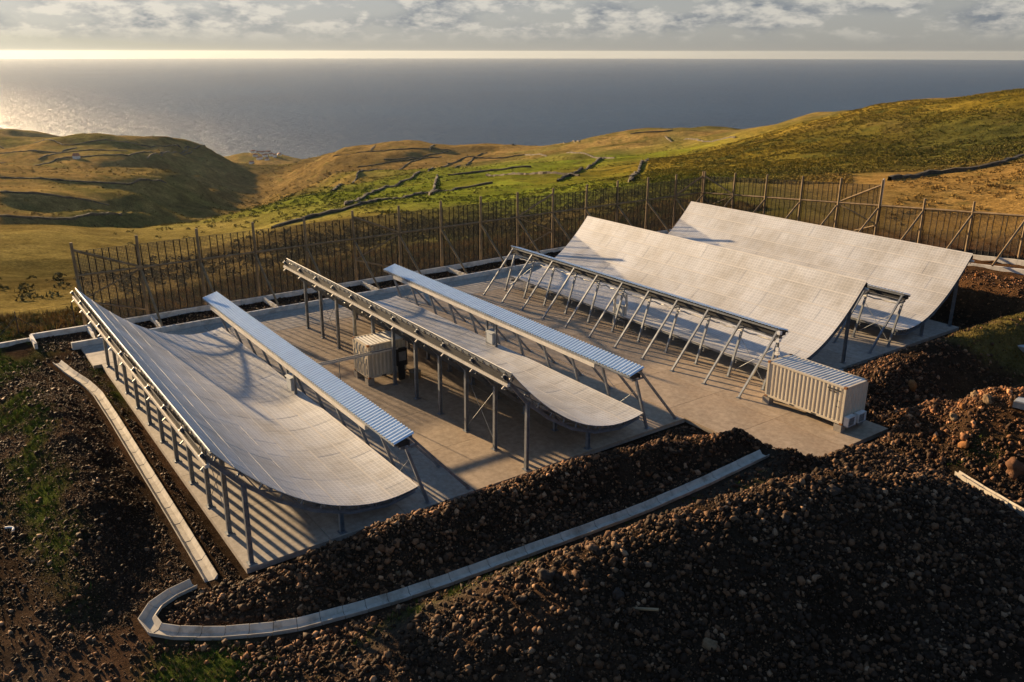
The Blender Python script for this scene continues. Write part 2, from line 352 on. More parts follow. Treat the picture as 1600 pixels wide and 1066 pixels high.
def h_near(x, y):
    x = np.asarray(x, float); y = np.asarray(y, float)
    n1 = fbm(x/3.1, y/3.1, 4, 21); n2 = fbm(x/.9, y/.9, 3, 31)
    z = np.full(x.shape, -.25)
    # rubble banks
    m = ridge(x, y, [(2.2, -1.5, .4), (2.6, 3, 1.2), (2.95, 9.4, 1.75), (3.6, 17.2, 2.0), (4.9, 23, 2.3), (6.6, 26.8, 2.6), (9.6, 27.9, 2.4), (11.2, 31.0, 1.2)], 2.2)
    m = np.maximum(m, ridge(x, y, [(9.0, .5, .4), (10.5, 5, 1.8), (11.8, 10.5, 3.2), (13.4, 16.4, 4.2), (15.0, 22.9, 4.6), (16.4, 27.5, 3.6)], 3.4, 6.5))
    m = np.maximum(m, ridge(x, y, [(10.4, 39.4, .9), (12.4, 39.6, 3.0), (15, 40.2, 4.7), (19, 41, 5.5), (30, 41, 5.8)], 3.9))
    m = np.maximum(m, ridge(x, y, [(5.0, 44.6, 2.3), (5.8, 49, 3.1), (6.7, 55, 3.6), (7.6, 62, 3.8), (9, 75, 3.9), (10, 95, 3.9)], 3.6))
    m = np.maximum(m, sstep(9, 15, x)*sstep(44, 52, y)*3.6)
    m = np.maximum(m, ridge(x, y, [(-34, -6.0, .5), (-26, -4.9, 1.3), (-17, -4.7, 1.5), (-9, -4.9, 1.2), (-3, -6.4, .6)], 2.1))
    bank = np.clip(.075*(x+44.9), 0, 3.6)+.05
    m = np.maximum(m, bank*sstep(65.2, 70.0, y))
    z = np.maximum(z+m, rise(x, y)-.12)
    # keep the foot of the banks clear of the slab, the channel and the planters
    pd = pad_d(x, y); k = sstep(.15, 1.7, pd); z = -.25+(z+.25)*k
    cd_ = np.minimum(poly_d(x, y, CHAN_L), poly_d(x, y, CHAN_R)); kc = sstep(.45, 1.5, cd_); z = (rise(x, y)-.12)*(1-kc)+z*kc
    rough = np.clip(pd/1.2, 0, 1)*np.clip((cd_-.4)/.8, 0, 1)
    z = z+rough*(n1*.26+n2*.12)*np.clip(.45+m*.5, 0, 1.3)
    z = np.where(pd < .1, -.3, z)
    pl = (x < -38.2) & (x > -45.2) & (y > -4) & (y < 81); z = np.where(pl, np.minimum(z, .12+n2*.05), z)
    return z
def blend_w(x, y):
    """0 on the levelled site, 1 on open country"""
    w = np.maximum(sstep(-46, -58, x), sstep(84, 97, y)); w = np.maximum(w, sstep(-10, -24, y)*sstep(-20, -40, x)); return w
NX0, NX1, NY0, NY1 = -62.0, 44.0, -44.0, 112.0
def H(x, y):
    x = np.asarray(x, float); y = np.asarray(y, float)
    inside = (x > NX0) & (x < NX1) & (y > NY0) & (y < NY1)
    w = np.where(inside, blend_w(x, y), 1.0)
    w = np.maximum(w, sstep(NX1-12, NX1, x)*0)
    return h_near(x, y)*(1-w)+h_far(x, y)*w
def hit(u, v, r0=40, r1=2600):
    """where the ray through a photo pixel meets the modelled ground"""
    d = dep_ray(u, v); d = d/math.hypot(d[0], d[1]); r = np.exp(np.linspace(math.log(r0), math.log(r1), 700))
    p = CAM+d*r[:, None]; g = H(p[:, 0], p[:, 1]); below = np.nonzero(p[:, 2] < g)[0]
    i = below[0] if len(below) else len(r)-1
    return np.array([p[i, 0], p[i, 1], g[i]])

# country colours (what grows there, plus shade painted on the left bench)
DRY = np.array([.27, .185, .075]); GRN = np.array([.145, .185, .030]); OLV = np.array([.145, .125, .05]); SCR = np.array([.042, .052, .018]); BRN = np.array([.10, .07, .04]); GOLD = np.array([.32, .20, .075])
def to_px(x, y, z):
    d = np.stack([x, y, z], -1)-CAM; w = d@FX; w = np.where(w < 1, 1, w); return 800+F_PX*(d@RX)/w, 533-F_PX*(d@UX)/w
def country_tint(x, y, z):
    a, r = polar(x, y); n = fbm(x/60, y/60, 5, 51); n2 = fbm(x/14, y/14, 4, 61); n3 = fbm(x/5, y/5, 3, 71)
    C = DRY[None]*(1+.3*n[:, None]+.2*n3[:, None]); C = C+(OLV-C)*sstep(-.1, .45, n+n2*.5)[:, None]*.8
    def blob(pts, rad):
        w = np.zeros(len(x))
        for (u, v, rr, s) in pts:
            p = at_range(u, v, rr); w = np.maximum(w, np.exp(-((x-p[0])**2+(y-p[1])**2)/(rad*s)**2))
        return w
    g = blob([(600,310,290,1),(680,300,300,1.2),(760,305,270,1.2),(830,300,250,1.1),(900,295,240,.9),(640,270,480,1.6),(740,275,420,1.5),(560,315,260,.7),(950,310,200,.7),(880,330,150,.7),(1000,250,480,.8)], 64)
    C = C+(GRN*(1+.25*n2[:, None])-C)*np.clip(g*1.5+n*.25, 0, 1)[:, None]*.9
    s = blob([(1300,215,320,1.2),(1400,210,300,1.5),(1500,200,300,1.5),(1600,210,280,1.4),(1230,230,300,.9),(1450,235,240,1.0),(1560,225,240,1)], 62)
    C = C+(SCR*(1+.5*n3[:, None])-C)*(np.clip(s*1.25+n2*.35+n3*.35-.12, 0, 1)*.92)[:, None]
    y_ = blob([(1180,225,420,1.0),(1100,245,330,.9),(1250,200,430,.8),(1330,185,415,.8),(1430,170,400,.7),(1530,158,380,.6),(1150,262,250,.6),(1600,150,350,.5)], 70)
    C = C+(np.array([.26, .19, .04])*(1+.4*n3[:, None])-C)*np.clip(y_*1.2+n3*.4-.1, 0, 1)[:, None]*.8
    C = C+(SCR*1.1-C)*(np.clip(y_*1.4, 0, 1)*sstep(.05, .5, n3+n2*.4))[:, None]*.7
    o = blob([(1500,290,160,1.3),(1600,280,170,1.4),(1420,275,180,.9),(1600,320,140,1)], 26)
    C = C+(GOLD*(1+.2*n3[:, None])-C)*np.clip(o*1.3, 0, 1)[:, None]*.85
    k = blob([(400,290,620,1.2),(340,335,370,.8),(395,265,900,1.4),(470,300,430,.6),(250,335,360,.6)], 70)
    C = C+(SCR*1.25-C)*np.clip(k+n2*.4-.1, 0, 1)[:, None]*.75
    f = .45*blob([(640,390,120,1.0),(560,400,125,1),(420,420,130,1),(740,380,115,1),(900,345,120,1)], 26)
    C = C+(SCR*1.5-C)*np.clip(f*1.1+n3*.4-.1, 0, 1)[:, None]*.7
    q = blob([(60,400,190,1.2),(130,375,235,1.2),(0,450,140,1),(220,365,255,1),(-60,400,190,1.2)], 48)
    C = C+(np.array([.19, .15, .055])*(1+.45*n2[:, None]+.4*n[:, None])-C)*np.clip(q*1.3, 0, 1)[:, None]*.85
    bench_shade = blob([(60,440,158,1),(20,450,150,1),(120,428,165,1),(-40,445,150,1)], 20)  # shade on the lower left bench, painted as a dark olive tint
    C = C+(np.array([.040, .042, .017])-C)*np.clip(bench_shade*1.1+n2*.3-.1, 0, 1)[:, None]*.8
    bs_ = blob([(470,270,600,1.3),(440,290,480,1),(500,258,720,1.5),(430,262,800,1.2),(540,245,850,1.5)], 70)
    C = C+(np.array([.19, .13, .055])*(1+.45*n3[:, None])-C)*np.clip(bs_*1.3, 0, 1)[:, None]*.85
    spots = sstep(.34, .62, n3+.3*n2)*(1-np.clip(q*1.2, 0, 1))
    C = C+(SCR*1.6-C)*spots[:, None]*.45
    hs_ = blob([(300,400,150,1),(380,390,150,1.1),(460,378,150,1.1),(540,365,150,1.1),(620,355,150,1.1),(700,345,145,1),(240,420,140,.8),(340,430,125,.9),(450,410,120,.9),(800,335,140,.9)], 24)
    C = C+(np.array([.095, .068, .030])*(1+.6*n3[:, None])-C)*np.clip(hs_*1.25+n2*.25, 0, 1)[:, None]*.85
    lum = C.mean(1)[:, None]; C = lum+(C-lum)*1.1
    return np.clip(C, .006, .6)

# ------------------------------------------------------------------ the setting: sea, hills, near ground
def grid_mesh(name, X, Y, Z):
    n, m = X.shape; V = np.stack([X.ravel(), Y.ravel(), Z.ravel()], 1); i = np.arange(n*m).reshape(n, m)
    return np_mesh(name, V, np.stack([i[:-1, :-1].ravel(), i[1:, :-1].ravel(), i[1:, 1:].ravel(), i[:-1, 1:].ravel()], 1), True)
az = np.concatenate([np.radians(np.arange(-180, -42, 4.0)), np.radians(np.linspace(-41, 41, 640)), np.radians(np.arange(44, 181, 4.0))])
rr = np.exp(np.linspace(math.log(52), math.log(2300), 300))
A, Rr = np.meshgrid(az, rr); X = CAM[0]+Rr*np.cos(A+YAW); Y = CAM[1]+Rr*np.sin(A+YAW)
Z = H(X, Y); ins = np.minimum(np.minimum(X-NX0, NX1-X), np.minimum(Y-NY0, NY1-Y)); Z = np.where(ins > 0, Z-np.clip(ins*.5, 0, 3.0), Z)
me = grid_mesh('hillside', X.T, Y.T, Z.T)
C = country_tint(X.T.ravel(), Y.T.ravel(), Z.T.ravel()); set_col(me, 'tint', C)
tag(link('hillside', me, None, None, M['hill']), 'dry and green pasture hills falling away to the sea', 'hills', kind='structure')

gx = np.arange(NX0, NX1+.01, .4); gy = np.arange(NY0, NY1+.01, .4); X, Y = np.meshgrid(gx, gy, indexing='ij'); Z = H(X, Y)
me = grid_mesh('ground', X, Y, Z)
def ground_tint(x, y):
    n = fbm(x/7, y/7, 4, 81); n2 = fbm(x/2, y/2, 4, 91); C = np.tile(np.array([.042, .028, .018]), (len(x), 1))
    C = C*(1+.35*n2[:, None]); C = C+(np.array([.085, .05, .03])-C)*sstep(.05, .5, n)[:, None]*.7
    right = sstep(7, 11, x)*sstep(36, 40, y)+sstep(66, 69, y); C = C+(np.array([.15, .075, .032])-C)*np.clip(right, 0, 1)[:, None]*np.clip(.5+.6*n2[:, None], 0, 1)
    g = grass_mask(x, y); dw = (sstep(44, 50, y)*sstep(2, 5, x))[:, None]; C = C+(np.array([.055, .072, .016])*(1-dw)+np.array([.13, .10, .035])*dw-C)*np.clip(g*1.2, 0, 1)[:, None]
    path = np.exp(-((x-9.2)/.9)**2)*sstep(-2, 3, y)*sstep(30, 26, y)+np.exp(-(((x-5.5)/5)**2+((y+9.3)/1.6)**2))
    C = C+(np.array([.085, .068, .05])-C)*np.clip(path, 0, 1)[:, None]*.7
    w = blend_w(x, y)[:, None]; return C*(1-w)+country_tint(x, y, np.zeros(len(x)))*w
def grass_mask(x, y):
    n = fbm(x/2.6, y/2.6, 4, 101)
    def e(cx, cy, sx, sy): return np.exp(-((x-cx)/sx)**2-((y-cy)/sy)**2)
    m = e(-24, -6.6, 9, 1.5)*1.2+e(-9, -7.0, 6, 1.1)*1.1+e(-29, -.5, 5, .7)+e(7.0, -3.8, 3, 1.8)*1.3+e(8.6, 6.5, .9, 4)*1.1+e(10.2, 23, 1.0, 4)*1.0+e(9.2, 14, .8, 4)*.8
    m = m+sstep(4.6, 6.5, x)*sstep(49, 54, y)*sstep(80, 72, y)*1.3+e(-41, -9, 8, 5)+e(14.5, 37.0, 2.0, 1.2)*.8+e(-12, -12, 12, 2)*.5
    return np.clip(m*(.8+n*2.0)-.1, 0, 1)
set_col(me, 'tint', np.clip(ground_tint(X.ravel(), Y.ravel()), .006, .6))
tag(link('ground', me, None, None, M['ground']), 'dark volcanic scoria ground around the concrete pad', 'ground', kind='structure')

# sea: a disc out to the true horizon distance
def build_sea():
    na = 128; rs = [0, 400, 900, 1500, 2500, 4500, 8000, 14000, 24000]; V = []; Fq = []
    for r in rs: V += [(CAM[0]+r*math.cos(2*math.pi*k/na), CAM[1]+r*math.sin(2*math.pi*k/na), ZSEA) for k in range(na)]
    for i in range(len(rs)-1):
        for k in range(na): Fq.append((i*na+k, i*na+(k+1) % na, (i+1)*na+(k+1) % na, (i+1)*na+k))
    me = np_mesh('sea', np.array(V), np.array(Fq)); m, nt, b = mat_new('sea_water')
    b.inputs['Base Color'].default_value = (.010, .034, .060, 1); b.inputs['Roughness'].default_value = .33; b.inputs['IOR'].default_value = 1.33; b.inputs['Specular IOR Level'].default_value = .22; b.inputs['Specular Tint'].default_value = (.28, .60, 1, 1)  # specular tint paints in the bluer high sky that waves would reflect
    tc = nt.nodes.new('ShaderNodeTexCoord')
    n = noise(nt, .02, 9, .75, tc.outputs['Object']); n2 = noise(nt, .0012, 5, .6, tc.outputs['Object'])
    r = ramp(nt, n2.outputs['Fac'], [(.35, (.004, .030, .075)), (.65, (.008, .045, .10))]); nt.links.new(r.outputs['Color'], b.inputs['Base Color'])
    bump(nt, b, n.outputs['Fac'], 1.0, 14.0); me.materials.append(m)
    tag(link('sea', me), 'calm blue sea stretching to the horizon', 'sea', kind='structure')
build_sea()

# concrete pads: slabs butted with joints
def pad(name, x0, x1, y0, y1, mat, nx, ny, label):
    root = MB().box(x0+.02, x1-.02, y0+.02, y1-.02, -.45, -.06).build(name, M['slab'])
    tag(root, label, 'concrete pad', kind='structure')
    dx = (x1-x0)/nx; dy = (y1-y0)/ny; me = MB().box(.014, dx-.014, .014, dy-.014, -.14, 0).mesh('slab', mat)
    for i in range(nx):
        for j in range(ny): link('slab', me, root, (x0+i*dx, y0+j*dy, random.uniform(-.004, .004)))
pad('concrete_pad', -33.6, 0, 0, 12.9, M['slab'], 6, 3, 'grey concrete pad under the reflector nearest the left edge')
pad('concrete_pad', -33.6, 0, 12.94, 29.7, M['slab2'], 6, 4, 'stained concrete pad under the second reflector from the left')
pad('concrete_pad', -33.6, 8.8, 29.74, 39.3, M['slab2'], 8, 2, 'stained orange concrete pad under the cream container with air conditioners')
pad('concrete_pad', -33.6, .45, 39.34, 64.1, M['slab'], 6, 5, 'grey concrete pad under the two reflectors on the right')
pad('concrete_walkway', -39.0, -33.64, -.6, 64.1, M['slab'], 1, 13, 'grey concrete walkway along the inner planter wall')

# ------------------------------------------------------------------ parabolic reflectors
S0, Z0, KP = 7.3, 1.22, .0708
def zc(s): return Z0+KP*(s-S0)**2
S_A, S_B, XL = -1.32, 9.0, -33.1
ss = np.linspace(S_A, S_B, 2001); arc = np.concatenate([[0], np.cumsum(np.hypot(np.diff(ss), np.diff(zc(ss))))])
NROW, NCOL, BAY, XP = 8, 31, 3.25, -.35
def make_reflector():
    root = empty('parabolic_reflector'); L = arc[-1]
    pw = -XL/NCOL
    for j in range(NROW):
        a0, a1 = L*j/NROW+.006, L*(j+1)/NROW-.006; q = np.interp([a0, (a0*2+a1)/3, (a0+2*a1)/3, a1], arc, ss); av = [a0, (a0*2+a1)/3, (a0+2*a1)/3, a1]
        V = []; T = .03
        for s, a in zip(q, av):
            t = np.array([1, 2*KP*(s-S0)]); t /= np.hypot(*t); nrm = np.array([-t[1], t[0]])
            for k, xx in enumerate((.006, pw-.006)):
                V.append((xx, s, zc(s))); V.append((xx, s-nrm[0]*T, zc(s)-nrm[1]*T))
        Fq = []
        for i in range(3):
            b = 4*i; Fq += [(b, b+2, b+6, b+4), (b+1, b+5, b+7, b+3), (b, b+4, b+5, b+1), (b+2, b+3, b+7, b+6)]
        Fq += [(0, 1, 3, 2), (12, 14, 15, 13)]
        me = bpy.data.meshes.new('reflector_panel'); me.from_pydata(V, [], Fq); me.update(); me.materials.append(M['panel'])
        uv = me.uv_layers.new(name='UVMap')
        for lp in me.loops:
            vi = lp.vertex_index; uv.data[lp.index].uv = (V[vi][0]+.005, av[vi//4]-a0+.01)
        for i in range(NCOL):
            o = link('reflector_panel', me, root, (XL+i*pw, 0, random.uniform(-.006, .006)))
    for j in range(NROW+1):
        a = min(max(L*j/NROW, .05), L-.05); q = np.interp([a-.05, a+.05], arc, ss)
        V = []
        for s in q:
            t = np.array([1, 2*KP*(s-S0)]); t /= np.hypot(*t); V += [(XL, s-t[1]*.006, zc(s)+t[0]*.006), (0, s-t[1]*.006, zc(s)+t[0]*.006), (XL, s+t[1]*.02, zc(s)-t[0]*.02), (0, s+t[1]*.02, zc(s)-t[0]*.02)]
        me = bpy.data.meshes.new('seam_strip'); me.from_pydata(V, [], [(0, 1, 5, 4), (0, 2, 3, 1), (4, 5, 7, 6), (0, 4, 6, 2), (1, 3, 7, 5)]); me.update(); me.materials.append(M['seam']); link('seam_strip', me, root)
    # ribs: polygonal lower chord with struts, posts, low posts
    cs = [-1.35, .3, 1.9, 3.6, 5.4, 7.3, 8.9]; off = .52
    def under(s, d):
        t = np.array([1, 2*KP*(s-S0)]); t /= np.hypot(*t); return (0, s+t[1]*d, zc(s)-t[0]*d)
    ch = MB()
    pts = [under(s, off if 0 < i < 6 else .4) for i, s in enumerate(cs)]
    for a, b in zip(pts, pts[1:]): ch.ibeam(a, b, .16, .2, .025)
    chm = ch.mesh('rib', M['steel'])
    st = MB()
    for s in np.linspace(-.9, 8.6, 11):
        a = under(s, .06); b = under(s, off-.06); st.beam(a, b, .09)
    sa = np.linspace(-.9, 8.6, 11)
    for i in range(0, 10): st.beam(under(sa[i], .08 if i % 2 else off-.08), under(sa[i+1], off-.08 if i % 2 else .08), .06)
    stm = st.mesh('strut', M['steel'])
    p0 = under(.3, off+.05); post = MB().ibeam((0, 0, .03), (0, .05, p0[2]-.05), .2, .22, .03, (0, 1, 0)).box(-.2, .2, -.2, .2, 0.002, .035).mesh('post', M['steel'])
    lz = under(4.7, off+.1)[2]; low = MB().ibeam((0, 4.7, .03), (0, 4.7, lz), .2, .22, .03, (0, 1, 0)).box(-.2, .2, 4.5, 4.9, .002, .035).mesh('short_post', M['steel'])
    brk = MB().beam((0, -1.4, 5.75), (0, -1.74, 5.48), .05, .08).beam((0, -1.25, 5.85), (0, -1.05, 6.15), .07).mesh('bracket', M['steel_light'])
    for i in range(11):
        x = XP-i*BAY
        r = link('rib', chm, root, (x, 0, 0)); link('strut', stm, r)
        link('post', post, root, (x, 0, 0)); link('short_post', low, root, (x, 0, 0)); link('bracket', brk, root, (x, 0, 0))
    pm = {}
    for s in np.linspace(-1.2, 8.9, 9):
        a = under(s, .12); MB().beam((XL+.05, a[1], a[2]), (-.05, a[1], a[2]), .09, .13).build('purlin', M['steel'], root)
    MB().box(XL-.1, -.0, -1.62, -1.42, 5.68, 5.84).build('rim_beam', M['steel_light'], root)
    tm = MB().beam((0, -1.49, 5.86), (0, -1.34, 6.34), .035).mesh('rim_stay', M['dark'])
    for i in range(44): link('rim_stay', tm, root, (XL+.25+i*.75, 0, 0))
    MB().box(XL+.05, -.05, -1.56, -1.52, 5.88, 6.26).build('rim_web', M['dark'], root)
    for x0 in (XP-BAY*2, XP-BAY*9):
        MB().tube([(x0, .02, .3), (x0+BAY, .02, 3.9)], .018, 5).build('tie_rod', M['steel'], root)
        MB().tube([(x0+BAY, .06, .3), (x0, .06, 3.9)], .018, 5).build('tie_rod', M['steel'], root)
    return root
# ------------------------------------------------------------------ feed lines
def make_feed(housing=True):
    root = empty('antenna_feed'); s0, z0, s1, z1 = 7.72, 4.18, 8.90, 4.52
    pitch = .30; nb = 10
    prof = [(0, 0), (.08, 0), (.125, .06), (.215, .06), (.26, 0)]
    xs = []
    for k in range(nb): xs += [(k*pitch+a, b) for a, b in prof]
    xs.append((nb*pitch+.02, 0))
    V = []; Fq = []
    for x, h in xs: V += [(x, s0, z0+h), (x, s1, z1+h), (x, s0, z0+h-.015), (x, s1, z1+h-.015)]
    for i in range(len(xs)-1):
        b = 4*i; Fq += [(b, b+4, b+5, b+1), (b+2, b+3, b+7, b+6), (b, b+2, b+6, b+4), (b+1, b+5, b+7, b+3)]
    Fq += [(0, 1, 3, 2), (len(V)-4, len(V)-2, len(V)-1, len(V)-3)]
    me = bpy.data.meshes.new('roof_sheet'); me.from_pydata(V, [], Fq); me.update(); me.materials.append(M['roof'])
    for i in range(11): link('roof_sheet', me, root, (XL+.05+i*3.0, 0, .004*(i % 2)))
    MB().box(XL+.1, -.1, 7.74, 7.80, 4.02, 4.14).build('eaves_beam', M['steel'], root)
    MB().box(XL+.1, -.1, 8.72, 8.82, 4.26, 4.40).build('ridge_beam', M['steel'], root)
    MB().box(XL+.2, -.3, 8.35, 8.50, 3.60, 3.76).build('lower_beam', M['steel'], root)
    MB().box(XL+2.0, -3.4, 7.70, 7.92, 3.72, 3.98).build('feed_housing', M['steel_light'], root)
    tooth = MB()
    for k in range(8): tooth.box(.05+k*.375, .27+k*.375, 8.0, 8.55, 3.88, 4.13)
    tooth.box(0, 2.98, 8.56, 8.64, 3.86, 4.14); tm = tooth.mesh('antenna_element', M['dark'])
    for i in range(11): link('antenna_element', tm, root, (XL+.05+i*3.0, 0, 0))
    pts = [(XL+.3+i*.55, 8.92+.04*math.sin(i*1.7), 3.52+.06*math.sin(i*2.9)+.05*random.random()) for i in range(59)]
    MB().tube(pts, .06, 6).build('cable_bundle', M['cable'], root)
    inner = MB().beam((0, 9.73, .03), (0, 8.52, 3.72), .15, .15).box(-.14, .14, 9.6, 9.9, .002, .035).mesh('inner_leg', M['steel'])
    outer = MB().beam((0, 12.37, .03), (0, 8.78, 4.24), .14, .14).box(-.14, .14, 12.25, 12.55, .002, .035).mesh('outer_leg', M['steel'])
    tie = MB().beam((0, 8.2, 3.68), (0, 9.25, 3.68), .1).beam((0, 7.78, 4.04), (0, 8.75, 4.31), .09).beam((0, 7.85, 4.0), (0, 8.45, 3.7), .07).mesh('head_frame', M['steel'])
    for i in range(11):
        x = XP-i*BAY; link('inner_leg', inner, root, (x, 0, 0)); link('outer_leg', outer, root, (x, 0, 0)); link('head_frame', tie, root, (x, 0, 0))
    for x0 in (XP-BAY, XP-BAY*10):
        MB().tube([(x0, 9.6, .3), (x0+BAY, 8.75, 3.0)], .018, 5).build('tie_rod', M['steel'], root)
        MB().tube([(x0+BAY, 9.6, .3), (x0, 8.75, 3.0)], .018, 5).build('tie_rod', M['steel'], root)
    return root
BASE = [(0, .36, 0), (0, 16.74, 0), (-33.1, 47.75, math.pi), (-33.1, 63.75, math.pi)]
RL = ['long curved mesh reflector nearest the left edge, rim on posts beside the drain', 'curved mesh reflector with dark posts, second from the left',
      'large curved mesh reflector, third from the left, behind the cream container', 'rightmost curved mesh reflector in front of the tall fence']
FL = ['corrugated zinc roofed feed on leaning legs, leftmost of the four', 'corrugated zinc roofed feed on leaning legs, second from the left, in mid pad',
      'feed frame seen from behind, long row of slanted legs across the middle pad', 'short visible end of the feed frame between the two right reflectors']
refl = make_reflector(); feed = make_feed(); index_kids(refl); index_kids(feed)
for i, (bx, by, rz) in enumerate(BASE):
    o = refl if i == 0 else copy_tree(refl); o.location = (bx, by, 0); o.rotation_euler = (0, 0, rz); tag(o, RL[i], 'reflector', 'parabolic trough reflectors')
    o = feed if i == 0 else copy_tree(feed); o.location = (bx, by, 0); o.rotation_euler = (0, 0, rz); tag(o, FL[i], 'antenna feed', 'roofed antenna feeds')

# ------------------------------------------------------------------ containers
def corr_wall(L, h, pitch=.30, depth=.045):
    """vertical corrugation in the x-z plane, outside towards -y"""
    n = int(L/pitch); p = L/n; xs = []
    for k in range(n): xs += [(k*p, 0), (k*p+.3*p, 0), (k*p+.46*p, depth), (k*p+.80*p, depth), (k*p+.96*p, 0)]
    xs.append((L, 0)); V = []; Fq = []
    for x, d in xs: V += [(x, d, 0), (x, d, h)]
    for i in range(len(xs)-1): Fq.append((2*i, 2*i+2, 2*i+3, 2*i+1))
    return V, Fq
def make_container(L, W, Hh, label, doors=True):
    root = empty('shipping_container')
    f = .14
    fr = MB()
    for x in (0, L-f):
        for y in (0, W-f): fr.box(x, x+f, y, y+f, 0, Hh)
    for y in (0, W-f):
        fr.box(f, L-f, y, y+f, Hh-.13, Hh-.01); fr.box(f, L-f, y, y+f, .02, .17)
    for x in (0, L-f):
        fr.box(x, x+f, f, W-f, Hh-.13, Hh-.012); fr.box(x, x+f, f, W-f, .02, .17)
    fr.build('frame', M['cont'], root)
    corner = MB().box(-.012, .19, -.012, .175, -.012, .125).mesh('corner_casting', M['rust'])
    for x in (0, L-.178):
        for y in (0, W-.163):
            for z in (0, Hh-.113): link('corner_casting', corner, root, (x, y, z))
    def wall(name, Ln, loc, rz):
        V, Fq = corr_wall(Ln, Hh-.28); me = bpy.data.meshes.new(name); me.from_pydata(V, [], Fq); me.update(); me.materials.append(M['cont'])
        o = link(name, me, root, loc); o.rotation_euler = (0, 0, rz); return o
    wall('side_wall', L-2*f, (f, .03, .15), 0); wall('side_wall', L-2*f, (L-f, W-.03, .15), math.pi)
    wall('end_wall', W-2*f, (L-.03, f, .15), math.pi/2)
    if doors:
        for y0 in (f, W/2+.01):
            w = W/2-f-.01; d = MB().box(.02, .07, y0, y0+w, .17, Hh-.14)
            for k in range(3): d.box(.002, .02, y0+.06, y0+w-.06, .3+k*.75, .75+k*.75)
            do = d.build('door', M['cont'], root)
            for q in (.25, .75): MB().tube([(-.03, y0+w*q, .12), (-.03, y0+w*q, Hh-.12)], .022, 6).beam((-.04, y0+w*q, 1.05), (-.04, y0+w*q+.3, 1.05), .04).build('lock_rod', M['steel'], do)
    else: wall('end_wall', W-2*f, (.03, W-f, .15), -math.pi/2)
    V = []; Fq = []; n = int(L/.29); p = (L-2*f)/n
    for k in range(n*4+1):
        x = f+k*p/4; z = Hh-.04+(.035 if k % 4 in (1, 2) else 0); V += [(x, .1, z), (x, W-.1, z)]
    for i in range(n*4): Fq.append((2*i, 2*i+2, 2*i+3, 2*i+1))
    me = bpy.data.meshes.new('roof'); me.from_pydata(V, [], Fq); me.update(); me.materials.append(M['cont_roof']); link('roof', me, root)
    fl = MB().box(.1, L-.1, .16, W-.16, .06, .12).build('floor', M['dark'], root)
    for x in (L*.34, L*.62): MB().box(x, x+.36, -.008, .03, .03, .12).build('fork_pocket', M['dark'], root)
    tag(root, label, 'container', 'shipping containers'); return root
c2 = make_container(6.06, 2.44, 2.59, 'cream twenty foot container with two air conditioners on its end', False); c2.location = (7.35-6.06, 36.18, .5)
def text(name, body, size, loc, rot, mat, parent):
    cu = bpy.data.curves.new(name, 'FONT'); cu.body = body; cu.size = size; cu.extrude = .002
    o = bpy.data.objects.new(name, cu); col.objects.link(o); bpy.context.view_layer.update()
    me = bpy.data.meshes.new_from_object(o.evaluated_get(bpy.context.evaluated_depsgraph_get())); bpy.data.objects.remove(o)
    p = link(name, me, parent, loc, mat); p.rotation_euler = rot; return p
# the rows of small unreadable marks near the right end of the long side
pm_ = MB().box(0, .075, -.004, .012, 0, .095).mesh('painted_mark', M['dark'])
for z, xs_ in ((2.18, (4.75, 4.87, 5.0, 5.16, 5.27, 5.38, 5.5, 5.61)), (2.02, (4.85, 4.96, 5.2, 5.31)), (1.5, (5.52,)), (1.1, (5.5,))):
    for x in xs_: link('painted_mark', pm_, c2, (x, 0, z))
for k, y in enumerate((.12, 1.22)):
    a = MB().box(6.10, 6.44, y, y+.86, -.02, .60).build('air_conditioner', M['ac'], c2)
    g = MB()
    for j in range(9): g.box(6.44, 6.452, y+.08, y+.62, .04+j*.058, .07+j*.058)
    g.build('grille', M['dark'], a)
    MB().box(6.0, 6.46, y-.03, y+.89, -.07, -.03).build('shelf_bracket', M['steel'], a)
def block(x, y, label, w=.55, d=.5, h=.49):
    o = MB().box(x, x+w, y, y+d, 0.003, h).build('concrete_block', M['block']); tag(o, label, 'block', 'blocks under containers')
    MB().box(x+.02, x+w-.02, y+.02, y+d-.02, h, h+.008).build('bearing_pad', M['dark'], o)
block(1.2, 36.1, 'concrete block under the left front corner of the cream container'); block(6.85, 36.1, 'concrete block under the right front corner of the cream container')
block(1.2, 38.1, 'concrete block under the left rear corner of the cream container'); block(6.85, 38.1, 'concrete block under the right rear corner, behind the air conditioners')
c1 = make_container(3.1, 2.44, 2.59, 'small cream container with doors half under the second reflector'); c1.rotation_euler = (0, 0, math.pi/2); c1.location = (-17.4, 15.05, .52)
for x, y, l in ((-18.0, 15.0, 'concrete block under the near door corner of the small container'), (-19.85, 15.0, 'concrete block under the far door corner of the small container'), (-18.0, 17.6, 'concrete block under the rear corner of the small container'), (-19.85, 17.6, 'concrete block under the hidden rear corner of the small container')):
    block(x, y, l)
